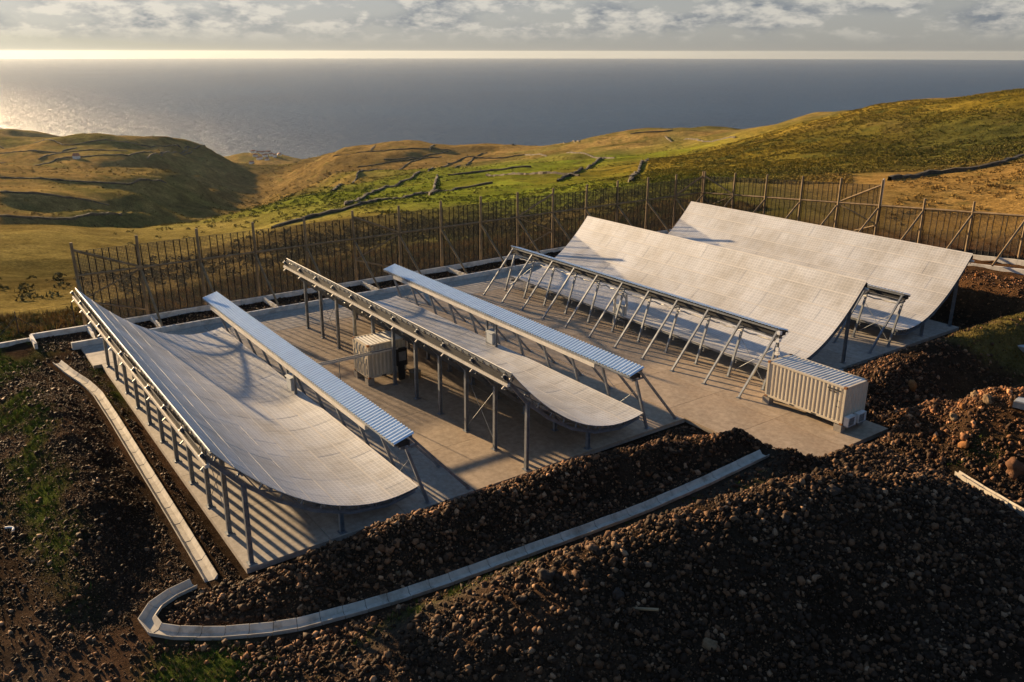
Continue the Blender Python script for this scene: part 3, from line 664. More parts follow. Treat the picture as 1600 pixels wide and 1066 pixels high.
# equipment beside the small container
o = empty('cable_tray_bridge', (-16.9, 9.3, 0)); tag(o, 'grey cable tray bridging from the left feed roof to the small container', 'cable tray')
MB().box(-.16, .16, 0, 7.9, 2.62, 2.66).box(-.16, -.13, 0, 7.9, 2.66, 2.76).box(.13, .16, 0, 7.9, 2.66, 2.76).build('tray', M['steel_light'], o)
MB().beam((0, 3.3, 0.003), (0, 3.3, 2.62), .05).build('prop', M['steel'], o); MB().tube([(0, 0, 2.7), (0, 4, 2.69), (0, 7.9, 2.7)], .05, 6).build('cable', M['dark'], o)
o = empty('wall_unit', (-17.2, 17.2, 0)); tag(o, 'dark boxed switchgear hung beside the post at the small container', 'switchgear')
MB().box(-.05, .3, 0, .8, 1.2, 2.5).build('cabinet', M['dark'], o); MB().box(.0, .12, .15, .65, .02, 1.2).build('stand', M['dark'], o); MB().box(.3, .32, .1, .7, 1.6, 2.3).build('cover', M['steel'], o)
o = MB().tube([(-16.9, 18.6, .003), (-16.9, 18.6, .55)], .42, 14).build('cable_drum', M['wood']); tag(o, 'short round drum standing on the pad behind the small container', 'drum')
MB().tube([(-16.9, 18.6, .55), (-16.9, 18.6, .6)], .46, 14).build('rim', M['steel'], o)

# control cabinets at mid feed
def cabinet(x, y, rz, label):
    o = empty('control_cabinet', (x, y, 0), rz); tag(o, label, 'cabinet')
    for dx in (-.62, .62): MB().ibeam((dx, 0, .003), (dx, 0, 3.5), .16, .16, .02, (0, 1, 0)).build('stanchion', M['steel'], o)
    MB().box(-.38, .38, -.2, .22, 1.5, 2.35).build('case', M['cover'], o); MB().hexa([(-.45, -.28, 2.36), (.45, -.28, 2.36), (.45, .3, 2.4), (-.45, .3, 2.4), (-.45, -.28, 2.4), (.45, -.28, 2.4), (.45, .3, 2.55), (-.45, .3, 2.55)]).build('canopy', M['cover'], o)
    MB().beam((-.62, 0, 1.6), (.62, 0, 1.6), .07).beam((-.62, 0, 2.2), (.62, 0, 2.2), .07).build('crossbar', M['steel'], o)
cabinet(-16.6, .36+8.6, 0, 'grey control cabinet on two stanchions beneath the leftmost feed roof')
cabinet(-16.6, 16.74+8.6, 0, 'grey control cabinet on two stanchions beneath the second feed roof')
o = empty('waveguide_unit', (-16.6, 39.1, 0)); tag(o, 'looped pale waveguide pipes and box hanging behind the slanted legs', 'waveguide')
MB().tube([(-.75, -.1, .25), (-.8, -.1, 1.6), (-.75, -.1, 2.7), (-.45, -.1, 3.15), (.1, -.05, 3.2), (.5, 0, 3.0)], .12, 8).build('pipe', M['cable'], o)
MB().tube([(.5, 0, 3.3), (.62, 0, 2.4), (.4, 0, 1.3)], .11, 8).build('pipe', M['cable'], o)
MB().box(-.4, .4, -.3, .25, 1.35, 2.25).build('case', M['cover'], o); MB().box(-.7, .55, -.25, .25, .9, 1.02).build('shelf', M['steel'], o); [MB().beam((x, 0, .003), (x, 0, .95), .08).build('leg', M['steel'], o) for x in (.45, -.6)]
o = empty('camera_mast', (.95, 37.6, 0)); tag(o, 'thin mast carrying white cameras above the container end', 'camera mast')
MB().tube([(0, 0, .003), (0, 0, 4.9)], .045, 6).build('pole', M['dark'], o)
for z, s in ((4.75, .2), (4.2, .22), (3.55, .16), (3.25, .2)): MB().box(-.1, .14, -s, s*.3, z-.1, z+.12).build('camera_head', M['white'], o)

# ------------------------------------------------------------------ tall timber and wire fence
FX0 = -44.9
back = [(.81+i*5.285) for i in range(16)]
right = [-39.3+i*5.26 for i in range(11)]
def rz_right(x): return min(3.6, max(0, .075*(x+44.9)))
wood_post = None
def timber(a, b, r=.13, name='post', parent=None, mat=None):
    n = 3; a = Vector(a); b = Vector(b); pts = [a+(b-a)*k/n+Vector((random.uniform(-.03, .03), random.uniform(-.03, .03), 0))*(0 < k < n) for k in range(n+1)]
    return MB().tube(pts, r, 8, r*.85).build(name, mat or M['wood'], parent)
def fence_run(pts, heights, inward, label, meshtop, braced):
    """pts: post feet (x,y,z)"""
    root = empty('timber_fence', pts[0]); tag(root, label, 'fence', 'tall timber and wire fences'); org = Vector(pts[0])
    L = lambda p: tuple(Vector(p)-org)
    for i, (p, h) in enumerate(zip(pts, heights)):
        x, y, z = p; timber(L((x, y, z-.5)), L((x+random.uniform(-.06, .06), y+random.uniform(-.05, .05), z+h)), .15, 'post', root)
        rail = 4.6
        fx, fy = x+inward[0]*5.3, y+inward[1]*5.3
        timber(L((x+inward[0]*.2, y+inward[1]*.2, z+rail-.35)), L((fx, fy, z+.32)), .12, 'raker', root)
    uw = MB().tube([(0, 0, 0), (.0, .01, .45), (0, 0, 1.0)], .05, 4).mesh('upright_wire', M['mesh_wire'])
    for i in range(len(pts)-1):
        a = Vector(pts[i]); b = Vector(pts[i+1]); top = meshtop[i]; rail = 4.6
        timber(L(a+Vector((0, 0, rail))), L(b+Vector((0, 0, rail))), .12, 'rail', root)
        hw = MB(); nh = int(top/.13)
        for k in range(nh+1):
            z = .15+k*(top-.15)/nh; zz = Vector((0, 0, z)); hw.beam(L(a+zz), L(b+zz), .034)
        hw.build('wire_mesh', M['mesh_wire'], root)
        nv = 8
        for k in range(nv):
            p = a+(b-a)*((k+.5)/nv); off = random.choice((-.12, 0, .12)); d = (b-a).normalized(); br = random.uniform(.45, .62)*top
            o = link('upright_wire', uw, root, L(p)); o.scale = (1, 1, br+.1)
            o = link('upright_wire', uw, root, L(p+d*off+Vector((0, 0, br)))); o.scale = (1, 1, top-br)
        hw2 = MB()
        for k in range(40):
            p = a+(b-a)*((k+.5)/40); hw2.beam(L(p+Vector((0, 0, .1))), L(p+Vector((0, 0, top))), .02)
        hw2.build('fine_wire', M['mesh_wire'], root)
        if i in braced:
            s = braced[i]; hi, lo_ = (a, b) if s > 0 else (b, a)
            timber(L(hi+Vector((0, 0, 6.9))), L(lo_+Vector((0, 0, 4.65))), .12, 'diagonal_brace', root)
            timber(L(lo_+Vector((0, 0, 4.5))), L(hi+Vector((0, 0, 2.4))), .08, 'diagonal_brace', root)
            timber(L(hi+Vector((0, 0, 2.3))), L(lo_+Vector((0, 0, .6))), .10, 'diagonal_brace', root)
    return root
fence_run([(FX0, y, 0) for y in back], [7.55]*16, (1, 0), 'tall timber and wire fence along the back of the site', [6.75]*15, {0: 1, 5: 1, 9: -1, 14: -1})
fence_run([(x, 80.0, rz_right(x)) for x in [FX0+.4]+right], [7.5]*6+[5.7]*6, (0, -1), 'timber and wire fence along the right side, stepping down', [6.9]*5+[4.6]*6, {0: 1, 4: -1})
o = MB().tube([(-18.3, 80.3, rz_right(-18.3)+4.5), (-18.3, 80.3, rz_right(-18.3)+7.6)], .10, 7).build('pale_post_extension', M['steel_light']); tag(o, 'pale weathered post top strapped to the last tall fence post', 'post')
# low wire fence beyond the left planter
lf = empty('wire_fence', (-46.4, .2, 0)); tag(lf, 'thin wire fence with slim dark posts in the grass at the left', 'fence')
lp = [(-46.4, .2), (-45.9, -4.3), (-44.6, -8.6), (-43.5, -13)]
for k, (x, y) in enumerate(lp):
    z = float(H(np.array([x]), np.array([y]))[0]); MB().tube([(x+46.4, y-.2, z-.3), (x+46.4, y-.2, z+2.2)], .04, 6).build('post', M['dark'], lf)
    if k == 1:
        for s in (-1, 1): MB().tube([(x+46.4, y-.2, z+1.7), (x+46.4-.1*s, y-.2+1.7*s, z+.05)], .025, 5).build('stay', M['dark'], lf)
for h in (.5, 1.0, 1.5, 2.0):
    MB().tube([(x+46.4, y-.2, float(H(np.array([x]), np.array([y]))[0])+h) for x, y in lp], .008, 4).build('wire', M['dark'], lf)

# ------------------------------------------------------------------ planter walls along the fence
def wall_run(name, pts, th, h, label, z0=-.3, seg=2.6, mat='plaster'):
    """a low wall of cast lengths with narrow joints"""
    root = empty(name, (pts[0][0], pts[0][1], 0)); tag(root, label, 'low wall', 'planter walls', 'thing'); ox, oy = pts[0][:2]
    for p, q in zip(pts, pts[1:]):
        a = Vector((p[0], p[1], p[2] if len(p) > 2 else 0)); b = Vector((q[0], q[1], q[2] if len(q) > 2 else 0)); n = max(1, round((b-a).length/seg))
        for k in range(n):
            c = a+(b-a)*k/n; d = a+(b-a)*(k+1)/n; t = (b-a).normalized()*.008; dz = random.uniform(-.01, .01)
            c = c+t; d = d-t; m = Vector((0, 0, (h+z0)/2+dz)); MB().beam(c+m-Vector((ox, oy, 0)), d+m-Vector((ox, oy, 0)), th, h-z0).build('wall_length', M[mat], root)
wall_run('planter_wall', [(-39.3, -1.2), (-39.3, 64.5), (-39.3, 74.4)], .26, .42, 'long pale inner planter wall bordering the concrete at the back')
wall_run('planter_wall', [(-43.9, -3.6), (-43.9, 79)], .24, .36, 'whitish outer planter wall at the foot of the tall fence')
for k, y in enumerate(back[:15]):
    if k in (0, 1, 3, 5, 7, 9, 11, 13): wall_run('planter_rib', [(-43.77, y), (-39.44, y)], .2, .30, 'whitish cross wall dividing the planter bed at fence post %s from the left corner' % ('one two three four five six seven eight nine ten eleven twelve thirteen fourteen'.split()[k]), seg=5)
wall_run('planter_wall', [(-43.77, -3.6), (-40.9, -3.6)], .24, .36, 'short end wall closing the planter at its left end')
wall_run('boundary_wall', [(-43.4, -3.75), (-43.0, -14), (-42, -26)], .24, .2, 'low white wall running out to the left edge of the picture')
wall_run('planter_wall', [(-39, 74.6, 0.3), (-22, 75, 1.6), (-10, 75, 2.5), (4, 75.4, 3.55), (14, 75.4, 3.6)], .26, .34, 'pale inner planter wall climbing along the right fence')
wall_run('planter_wall', [(-39, 79.2, .35), (-22, 79.3, 1.7), (-10, 79.3, 2.6), (3, 79.3, 3.55), (14, 79.3, 3.6)], .24, .34, 'pale outer planter wall under the right fence')

# ------------------------------------------------------------------ drainage channels of precast lengths
def channel(pts, step, label, w=.78, d=.30, drop=None, mat='chan'):
    P2 = [Vector((x, y, 0)) for x, y in pts]; ln = [0]
    for a, b in zip(P2, P2[1:]): ln.append(ln[-1]+(b-a).length)
    n = max(1, round(ln[-1]/step)); S = []
    for k in range(n+1):
        t = ln[-1]*k/n; i = min(np.searchsorted(ln, t, side='right')-1, len(P2)-2); S.append(P2[i].lerp(P2[i+1], (t-ln[i])/(ln[i+1]-ln[i])))
    root = empty('drainage_channel', S[0]); tag(root, label, 'drain', 'drainage channels')
    nr = []
    for k in range(n+1):
        t = (S[min(k+1, n)]-S[max(k-1, 0)]).normalized(); nr.append(Vector((t.y, -t.x, 0)))
    prof = [(-.5, 1), (-.455, 1), (-.2, .34), (.2, .34), (.455, 1), (.5, 1), (.4, -.15), (-.4, -.15)]
    for k in range(n):
        a, b = S[k], S[k+1]; g = (b-a)*.012; V = []
        for p, q in ((a+g, nr[k]), (b-g, nr[k+1])):
            zb = drop(p.x, p.y) if drop else 0
            V += [tuple(p+q*(u*w)+Vector((0, 0, zb-.22+v*d+.012*(k % 2)))-S[0]) for u, v in prof]
        Fq = [(i, (i+1) % 8, 8+(i+1) % 8, 8+i) for i in range(8)]+[(3, 4, 5, 6), (0, 1, 2, 7), (2, 3, 6, 7), (14, 13, 12, 11), (15, 10, 9, 8), (15, 14, 11, 10)]
        me = bpy.data.meshes.new('channel_length'); me.from_pydata(V, [], Fq); me.update(); me.materials.append(M[mat]); link('channel_length', me, root)
channel(CHAN_L, 1.0, 'straight precast concrete drain running down the left side of the pad', .66)
channel(CHAN_R, 1.0, 'concrete drain that hooks round the rubble bank and runs along its front', .72, drop=lambda x, y: float(rise(x, y)))
channel(CHAN_E, 1.0, 'short thin length of concrete drain in the gully at the right edge', w=.30, mat='block', drop=lambda x, y: float(H(np.array([x]), np.array([y]))[0])+.2)

# utility covers
def cover(x, y, z, rz, w, l, label):
    o = MB().box(-w/2, w/2, -l/2, l/2, -.3, .06).build('utility_pit', M['block']); o.location = (x, y, z); o.rotation_euler = (0, 0, rz); tag(o, label, 'utility pit', 'utility pits')
    MB().box(-w/2+.06, w/2-.06, -l/2+.06, l/2-.06, .062, .10).build('lid', M['cover'], o)
cover(.75, 16.9, .0, .05, 1.0, 1.3, 'grey lidded pit at the pad edge below the second reflector'); cover(1.15, 45.3, .05, 0, .9, 1.5, 'grey lidded pit at the pad edge behind the cream container')
cover(9.6, 40.0, .05, .5, .9, 1.5, 'grey lidded pit on the rubble by the pad corner at the right')
def put(u, v):
    return hit(u, v, 15, 200)
p = put(1592, 640); cover(p[0]+.2, p[1]+.6, p[2]+.35, .2, 1.2, 1.8, 'grey lidded box on top of the rubble bank at the right edge')
p = put(1598, 548); cover(p[0], p[1]+.6, p[2]+.1, .1, 1.1, 1.8, 'grey lidded box in the grass at the right edge')
p = put(10, 832); o = MB().tube([(p[0]+.34*math.cos(t), p[1]+.34*math.sin(t), p[2]+.06) for t in np.linspace(.9, 3.2, 9)], .06, 7).build('pipe_offcut', M['white']); tag(o, 'curved white pipe offcut lying on the dark ground at the left', 'pipe')
p = put(1003, 962); o = MB().beam((p[0]-.5, p[1]-.35, p[2]+.12), (p[0]+.4, p[1]+.5, p[2]+.22), .12, .06).build('broken_batten', M['wood']); tag(o, 'broken pale batten lying on the dark rubble bank', 'batten')

# ------------------------------------------------------------------ rubble, boulders, grass
def ico():
    t = (1+5**.5)/2; v = np.array([(-1, t, 0), (1, t, 0), (-1, -t, 0), (1, -t, 0), (0, -1, t), (0, 1, t), (0, -1, -t), (0, 1, -t), (t, 0, -1), (t, 0, 1), (-t, 0, -1), (-t, 0, 1)], float); v /= np.linalg.norm(v[0])
    f = np.array([(0, 11, 5), (0, 5, 1), (0, 1, 7), (0, 7, 10), (0, 10, 11), (1, 5, 9), (5, 11, 4), (11, 10, 2), (10, 7, 6), (7, 1, 8), (3, 9, 4), (3, 4, 2), (3, 2, 6), (3, 6, 8), (3, 8, 9), (4, 9, 5), (2, 4, 11), (6, 2, 10), (8, 6, 7), (9, 8, 1)])
    return v, f
IV, IF = ico()
def rand_rot(n):
    q = rng.normal(size=(n, 4)); q /= np.linalg.norm(q, axis=1)[:, None]; w, x, y, z = q.T
    return np.stack([1-2*(y*y+z*z), 2*(x*y-z*w), 2*(x*z+y*w), 2*(x*y+z*w), 1-2*(x*x+z*z), 2*(y*z-x*w), 2*(x*z-y*w), 2*(y*z+x*w), 1-2*(x*x+y*y)], 1).reshape(n, 3, 3)
OV = np.array([(1, 0, 0), (-1, 0, 0), (0, 1, 0), (0, -1, 0), (0, 0, 1), (0, 0, -1)], float); OF = np.array([(0, 2, 4), (2, 1, 4), (1, 3, 4), (3, 0, 4), (2, 0, 5), (1, 2, 5), (3, 1, 5), (0, 3, 5)])
def rubble(n, x0, x1, y0, y1, smin, smax, name, label, keep, IV=IV, IF=IF):
    nvt = len(IV)
    x = rng.uniform(x0, x1, n); y = rng.uniform(y0, y1, n); k = keep(x, y) > rng.random(n); x = x[k]; y = y[k]; n = len(x)
    z = H(x, y); s = smin*(smax/smin)**(rng.random(n)**1.8); sc = rng.uniform(.55, 1.35, (n, 1, 3))*s[:, None, None]
    V = (IV[None]*rng.uniform(.6, 1.3, (n, nvt, 1))+rng.normal(0, .12, (n, nvt, 3)))*sc; V = np.einsum('nij,nkj->nki', rand_rot(n), V)
    V += np.stack([x, y, z+s*.25], 1)[:, None]; Fc = IF[None]+(np.arange(n)*nvt)[:, None, None]
    me = np_mesh(name, V.reshape(-1, 3), Fc.reshape(-1, 3))
    t = rng.random(n); base = np.where(t[:, None] < .62, np.array([.036, .026, .019]), np.where(t[:, None] < .93, np.array([.100, .062, .038]), np.array([.19, .135, .09])))
    warm = np.clip(sstep(7, 11, x)*sstep(35, 39, y)+sstep(66, 68, y)+.45*sstep(0, 3, x)*sstep(9, 6, x), 0, 1)[:, None]
    base = base*(1+warm*np.array([1.3, .85, .5])*rng.uniform(.2, 1, (n, 1)))*rng.uniform(.65, 1.4, (n, 1))*np.array([1.22, 1.08, .96])
    set_col(me, 'tint', np.repeat(base, nvt, 0)); tag(link(name, me, None, None, M['rock']), label, 'rubble', kind='stuff')
def rock_keep(x, y):
    pd = pad_d(x, y); c = np.minimum(np.minimum(poly_d(x, y, CHAN_L), poly_d(x, y, CHAN_R)), poly_d(x, y, CHAN_E))
    k = sstep(.25, .7, pd)*(c > .62)*(1-.96*grass_mask(x, y))*(1-blend_w(x, y))
    k = k*np.where((x > 8.2) & (x < 10.2) & (y < 28), .55, 1)
    k = np.where((x < -38) & (y > -4), 0, k); k = np.where((x < 1) & (y > 64) & (y > 74), 0, k); return k*(.55+.45*(fbm(x/4, y/4, 3, 141) > -.2))
rubble(175000, -38, 32, -16, 73, .015, .056, 'rubble', 'loose dark and rusty scoria rubble heaped on the banks', rock_keep, OV, OF)
rubble(60000, -36, 1, -8.5, -.2, .015, .052, 'rubble', 'small black stones on the bank left of the long drain', rock_keep, OV, OF)
rubble(150000, -1, 22, -5, 46, .015, .056, 'rubble', 'small scoria stones on the banks in front of the pad', rock_keep, OV, OF)
rubble(5000, 0, 24, -4, 46, .03, .11, 'rubble', 'coarser scoria stones on the banks in front of the pad', lambda x, y: rock_keep(x, y)*sstep(-.3, .3, fbm(x/2.2, y/2.2, 3, 181)))
rubble(90000, -38, 26, -16, 73, .035, .15, 'rubble', 'loose dark and rusty scoria rubble heaped on the banks', rock_keep)
rubble(52000, 0, 24, -4, 46, .04, .19, 'rubble', 'coarser scoria stones on the banks in front of the pad', lambda x, y: rock_keep(x, y)*.9)
rubble(9000, -43.7, -39.5, -3.4, 74, .04, .12, 'planter_gravel', 'dark gravel filling the planter beds by the fence', lambda x, y: np.ones(len(x)))
# boulders one can pick out
def boulder(u, v, s, c, label):
    p = put(u, v); k = 3; V = IV.copy(); Fc = IF.copy()
    for _ in range(2):
        mid = {}; nf = []; V = list(V)
        def m_(a, b):
            q = (min(a, b), max(a, b))
            if q not in mid: w = (np.array(V[a])+np.array(V[b])); V.append(w/np.linalg.norm(w)); mid[q] = len(V)-1
            return mid[q]
        for a, b, c_ in Fc: ab, bc, ca = m_(a, b), m_(b, c_), m_(c_, a); nf += [(a, ab, ca), (b, bc, ab), (c_, ca, bc), (ab, bc, ca)]
        Fc = np.array(nf); V = np.array(V)
    q = rng.uniform(0, 50); nz = fbm(V[:, 0]*1.6+q, V[:, 1]*1.6+V[:, 2]*1.3, 4, 5); V = V*(1+.75*nz[:, None]+rng.uniform(-.08, .08, (len(V), 1)))*np.array([1, .8, .6])*s*.75
    V = np.einsum('ij,kj->ki', rand_rot(1)[0], V); me = np_mesh('boulder', V, Fc); set_col(me, 'tint', np.tile(np.array(c), (len(V), 1)))
    o = link('boulder', me, None, (p[0], p[1], p[2]+s*.1), M['rock']); tag(o, label, 'boulder', 'boulders on the banks')
OR = (.22, .10, .035); TN = (.19, .13, .075); DK = (.06, .045, .035)
for a in [(1424, 606, .62, OR, 'bright orange boulder in the bank right of the cream container'), (1585, 740, .75, (.13, .065, .035), 'large rusty boulder low on the right bank at the picture edge'),
          (1545, 630, .42, TN, 'tan boulder on top of the right bank left of the lidded box'), (1522, 620, .40, TN, 'flat tan stone on the right bank crest'), (1462, 690, .40, OR, 'rusty stone on the left shoulder of the right bank'),
          (1505, 700, .42, OR, 'rusty boulder at the middle of the right bank'), (1505, 640, .34, OR, 'small orange stone on the path up the right bank'), (1491, 655, .36, TN, 'pale stone below the crest of the right bank'),
          (823, 817, .26, TN, 'pale stone on the rubble bank above the front drain'), (622, 898, .24, TN, 'pale tan stone low on the rubble bank by the drain'), (815, 940, .45, DK, 'dark boulder standing in grass in front of the drain'),
          (858, 905, .5, DK, 'dark lump of scoria beside the grass on the front bank'), (1300, 770, .45, DK, 'brown clod near the crest of the big front bank'), (1110, 1010, .4, TN, 'pale stone in the shade at the bottom of the big bank'),
          (1228, 815, .35, DK, 'dark round stone on the shaded face of the big front bank'), (965, 930, .38, DK, 'rounded dark stone on the big front bank'), (925, 860, .42, (.13, .08, .05), 'brown boulder on the lit shoulder of the big front bank'),
          (1527, 432, .5, OR, 'orange stone at the top of the bank behind the right reflector')]: boulder(*a)
def tufts(name, label, pts_fn, n, hmin, hmax, cols, blades=9, keep=None, zf=H):
    x, y = pts_fn(n)
    if keep is not None: k = keep(x, y) > rng.random(len(x)); x = x[k]; y = y[k]
    n = len(x); z = zf(x, y); h = rng.uniform(hmin, hmax, (n, 1)); B = blades
    ang = rng.uniform(0, 6.283, (n, B)); lean = rng.uniform(.1, .8, (n, B)); rad = rng.uniform(0, .35, (n, B))*h
    bx = x[:, None]+np.cos(ang)*rad; by = y[:, None]+np.sin(ang)*rad; hh = h*rng.uniform(.6, 1.1, (n, B)); w = h*.06+.006
    px, py = -np.sin(ang), np.cos(ang)
    def pt(dx, dy, dz): return np.stack([bx+dx, by+dy, z[:, None]-.03+dz], -1)
    tip = pt(np.cos(ang)*lean*hh, np.sin(ang)*lean*hh, hh); a = pt(px*w, py*w, 0*hh); b = pt(-px*w, -py*w, 0*hh)
    V = np.stack([a, b, tip], 2).reshape(-1, 3); Fc = np.arange(len(V)).reshape(-1, 3); me = np_mesh(name, V, Fc)
    ci = rng.integers(0, len(cols), n); C = np.array(cols)[ci]*rng.uniform(.7, 1.35, (n, 1)); dryw = (sstep(44, 50, y)*sstep(2, 5, x))[:, None]*.8; C = C*(1-dryw)+np.array([.20, .155, .05])*rng.uniform(.7, 1.3, (n, 1))*dryw; set_col(me, 'tint', np.repeat(C, B*3, 0))
    tag(link(name, me, None, None, M['grass']), label, 'grass', kind='stuff')
tufts('grass', 'patchy green and dry grass on the rubble and banks', lambda n: (rng.uniform(-50, 20, n), rng.uniform(-22, 80, n)), 240000, .08, .26, [(.08, .12, .02), (.11, .14, .025), (.2, .15, .06)], 8, lambda x, y: grass_mask(x, y)*(pad_d(x, y) > .3)*(rock_keep(x, y) >= 0)*np.where((x < -38.5) & (y > -4), 0, 1))
tufts('dry_grass', 'orange dry grass strip beyond the back fence', lambda n: (rng.uniform(-60, -45.6, n), rng.uniform(-18, 96, n)), 16000, .3, .8, [(.26, .16, .05), (.2, .14, .05), (.12, .12, .04)], 8, lambda x, y: .35+.65*sstep(-.1, .3, fbm(x/6, y/6, 3, 151)))
def bushes(name, label, n, gen, smin, smax, cols):
    x, y = gen(n); z = H(x, y); n = len(x); s = rng.uniform(smin, smax, n); nl = 16
    d = rng.normal(size=(n, nl, 3)); d /= np.linalg.norm(d, axis=2)[..., None]; d[..., 2] = np.abs(d[..., 2])*.75
    c = np.stack([x, y, z], 1)[:, None]+d*(s[:, None, None]*rng.uniform(.55, 1.0, (n, nl, 1)))
    u = rng.normal(size=(n, nl, 3)); v = rng.normal(size=(n, nl, 3)); k = s[:, None, None]*.30
    u = u/np.linalg.norm(u, axis=2)[..., None]*k; v = v/np.linalg.norm(v, axis=2)[..., None]*k
    V = np.stack([c-u-v*.6, c+u-v*.4, c+v], 2).reshape(-1, 3); me = np_mesh(name, V, np.arange(len(V)).reshape(-1, 3))
    C = (np.array(cols)[rng.integers(0, len(cols), n)]+country_tint(x, y, z)*1.3)*.5; C = C[:, None]*rng.uniform(.65, 1.45, (n, nl, 1)); set_col(me, 'tint', np.repeat(C.reshape(-1, 3), 3, 0))
    tag(link(name, me, None, None, M['grass']), label, 'scrub', kind='stuff')
def hill_gen(n):
    u = rng.uniform(1010, 1640, n); r = np.exp(rng.uniform(math.log(165), math.log(460), n)); a = np.arctan((800-u)/F_PX)+YAW
    x = CAM[0]+r*np.cos(a); y = CAM[1]+r*np.sin(a); z = h_far(x, y, False); uu, vv = to_px(x, y, z)
    k = (fbm(x/20, y/20, 3, 161)+rng.normal(0, .25, n) > -.2) & ~((uu > 1330) & (vv > 262-(uu-1330)*.05)) & (y > 112); return x[k], y[k]
bushes('scrub', 'low green and brown scrub covering the right hillside', 48000, hill_gen, .2, .72, [(.055, .066, .02), (.085, .09, .024), (.16, .135, .035), (.20, .15, .04), (.09, .07, .035)])
def gully_gen(n):
    P_ = []
    for (u, v, r, s, m) in [(400,290,620,70,900),(340,335,370,35,500),(395,265,900,90,700),(470,305,430,40,500),(250,335,355,25,250),(560,368,145,20,200),(440,385,145,20,200),(330,400,145,16,150),(700,350,140,16,120),(440,330,300,30,350),(430,285,560,60,500),(880,345,125,14,60)]:
        p = at_range(u, v, r); m = int(m*n); P_.append(np.stack([rng.normal(p[0], s, m), rng.normal(p[1], s, m)], 1))
    q = np.concatenate(P_); k = (q[:, 0] < -50) | (q[:, 1] > 100); return q[k, 0], q[k, 1]
bushes('scrub', 'dark scrub and heath filling the gully and the slope behind the fence', 1.0, gully_gen, .35, 1.3, [(.055, .056, .024), (.07, .07, .03), (.085, .078, .042), (.045, .045, .02)])
def field_gen(n):
    u = rng.uniform(1385, 1660, n); r = np.exp(rng.uniform(math.log(128), math.log(205), n)); a = np.arctan((800-u)/F_PX)+YAW
    x = CAM[0]+r*np.cos(a); y = CAM[1]+r*np.sin(a); k = (y > 100) & (fbm(x/9, y/9, 2, 191) > 0); return x[k], y[k]
bushes('tussocks', 'brown tussocks dotted over the golden field at the right', 520, field_gen, .25, .75, [(.07, .055, .02), (.10, .07, .025)])
def spread_gen(n):
    u = rng.uniform(-40, 1100, n); r = np.exp(rng.uniform(math.log(120), math.log(900), n)); a = np.arctan((800-u)/F_PX)+YAW
    x = CAM[0]+r*np.cos(a); y = CAM[1]+r*np.sin(a); k = (fbm(x/30, y/30, 3, 171)+rng.normal(0, .18, n) > .12) & ((x < -60) | (y > 100)) & ~((u < 420) & (r < 290)); return x[k], y[k]
bushes('scrub', 'scattered tussocks and small bushes over the pastures', 30000, spread_gen, .2, .7, [(.08, .075, .03), (.06, .06, .025), (.12, .09, .04)])

# ------------------------------------------------------------------ dry stone field walls following the land
def field_wall(pix, label, h=.8, th=.9):
    pts = [hit(u, v, 90, 2200) for u, v in pix]; W = []
    for a, b in zip(pts, pts[1:]):
        n = max(1, int(np.hypot(*(b-a)[:2])/2.2)); W += [a+(b-a)*k/n for k in range(n)]
    W.append(pts[-1]); W = np.array(W); W[:, 2] = H(W[:, 0], W[:, 1]); mb = MB(); o0 = Vector(W[0])
    root = empty('stone_wall', tuple(W[0])); tag(root, label, 'stone wall', 'field walls', 'thing'); b = 0
    V = []; Fq = []
    for i, p in enumerate(W):
        t = W[min(i+1, len(W)-1)]-W[max(i-1, 0)]; nn = np.array([-t[1], t[0], 0]); nn /= np.linalg.norm(nn)+1e-9; hh = h*random.uniform(.7, 1.25); j = nn*random.uniform(-.35, .35)
        q = p-np.array(W[0])
        V += [tuple(q+nn*th*.6+j-np.array([0, 0, .8])), tuple(q+nn*th*.35+j+np.array([0, 0, hh])), tuple(q-nn*th*.35+j+np.array([0, 0, hh*random.uniform(.85, 1)])), tuple(q-nn*th*.6+j-np.array([0, 0, .8]))]
    for i in range(len(W)-1):
        c = 4*i; Fq += [(c, c+4, c+5, c+1), (c+1, c+5, c+6, c+2), (c+2, c+6, c+7, c+3)]
    me = bpy.data.meshes.new('stonework'); me.from_pydata(V, [], Fq); me.update(); me.materials.append(M['stone']); link('stonework', me, root)
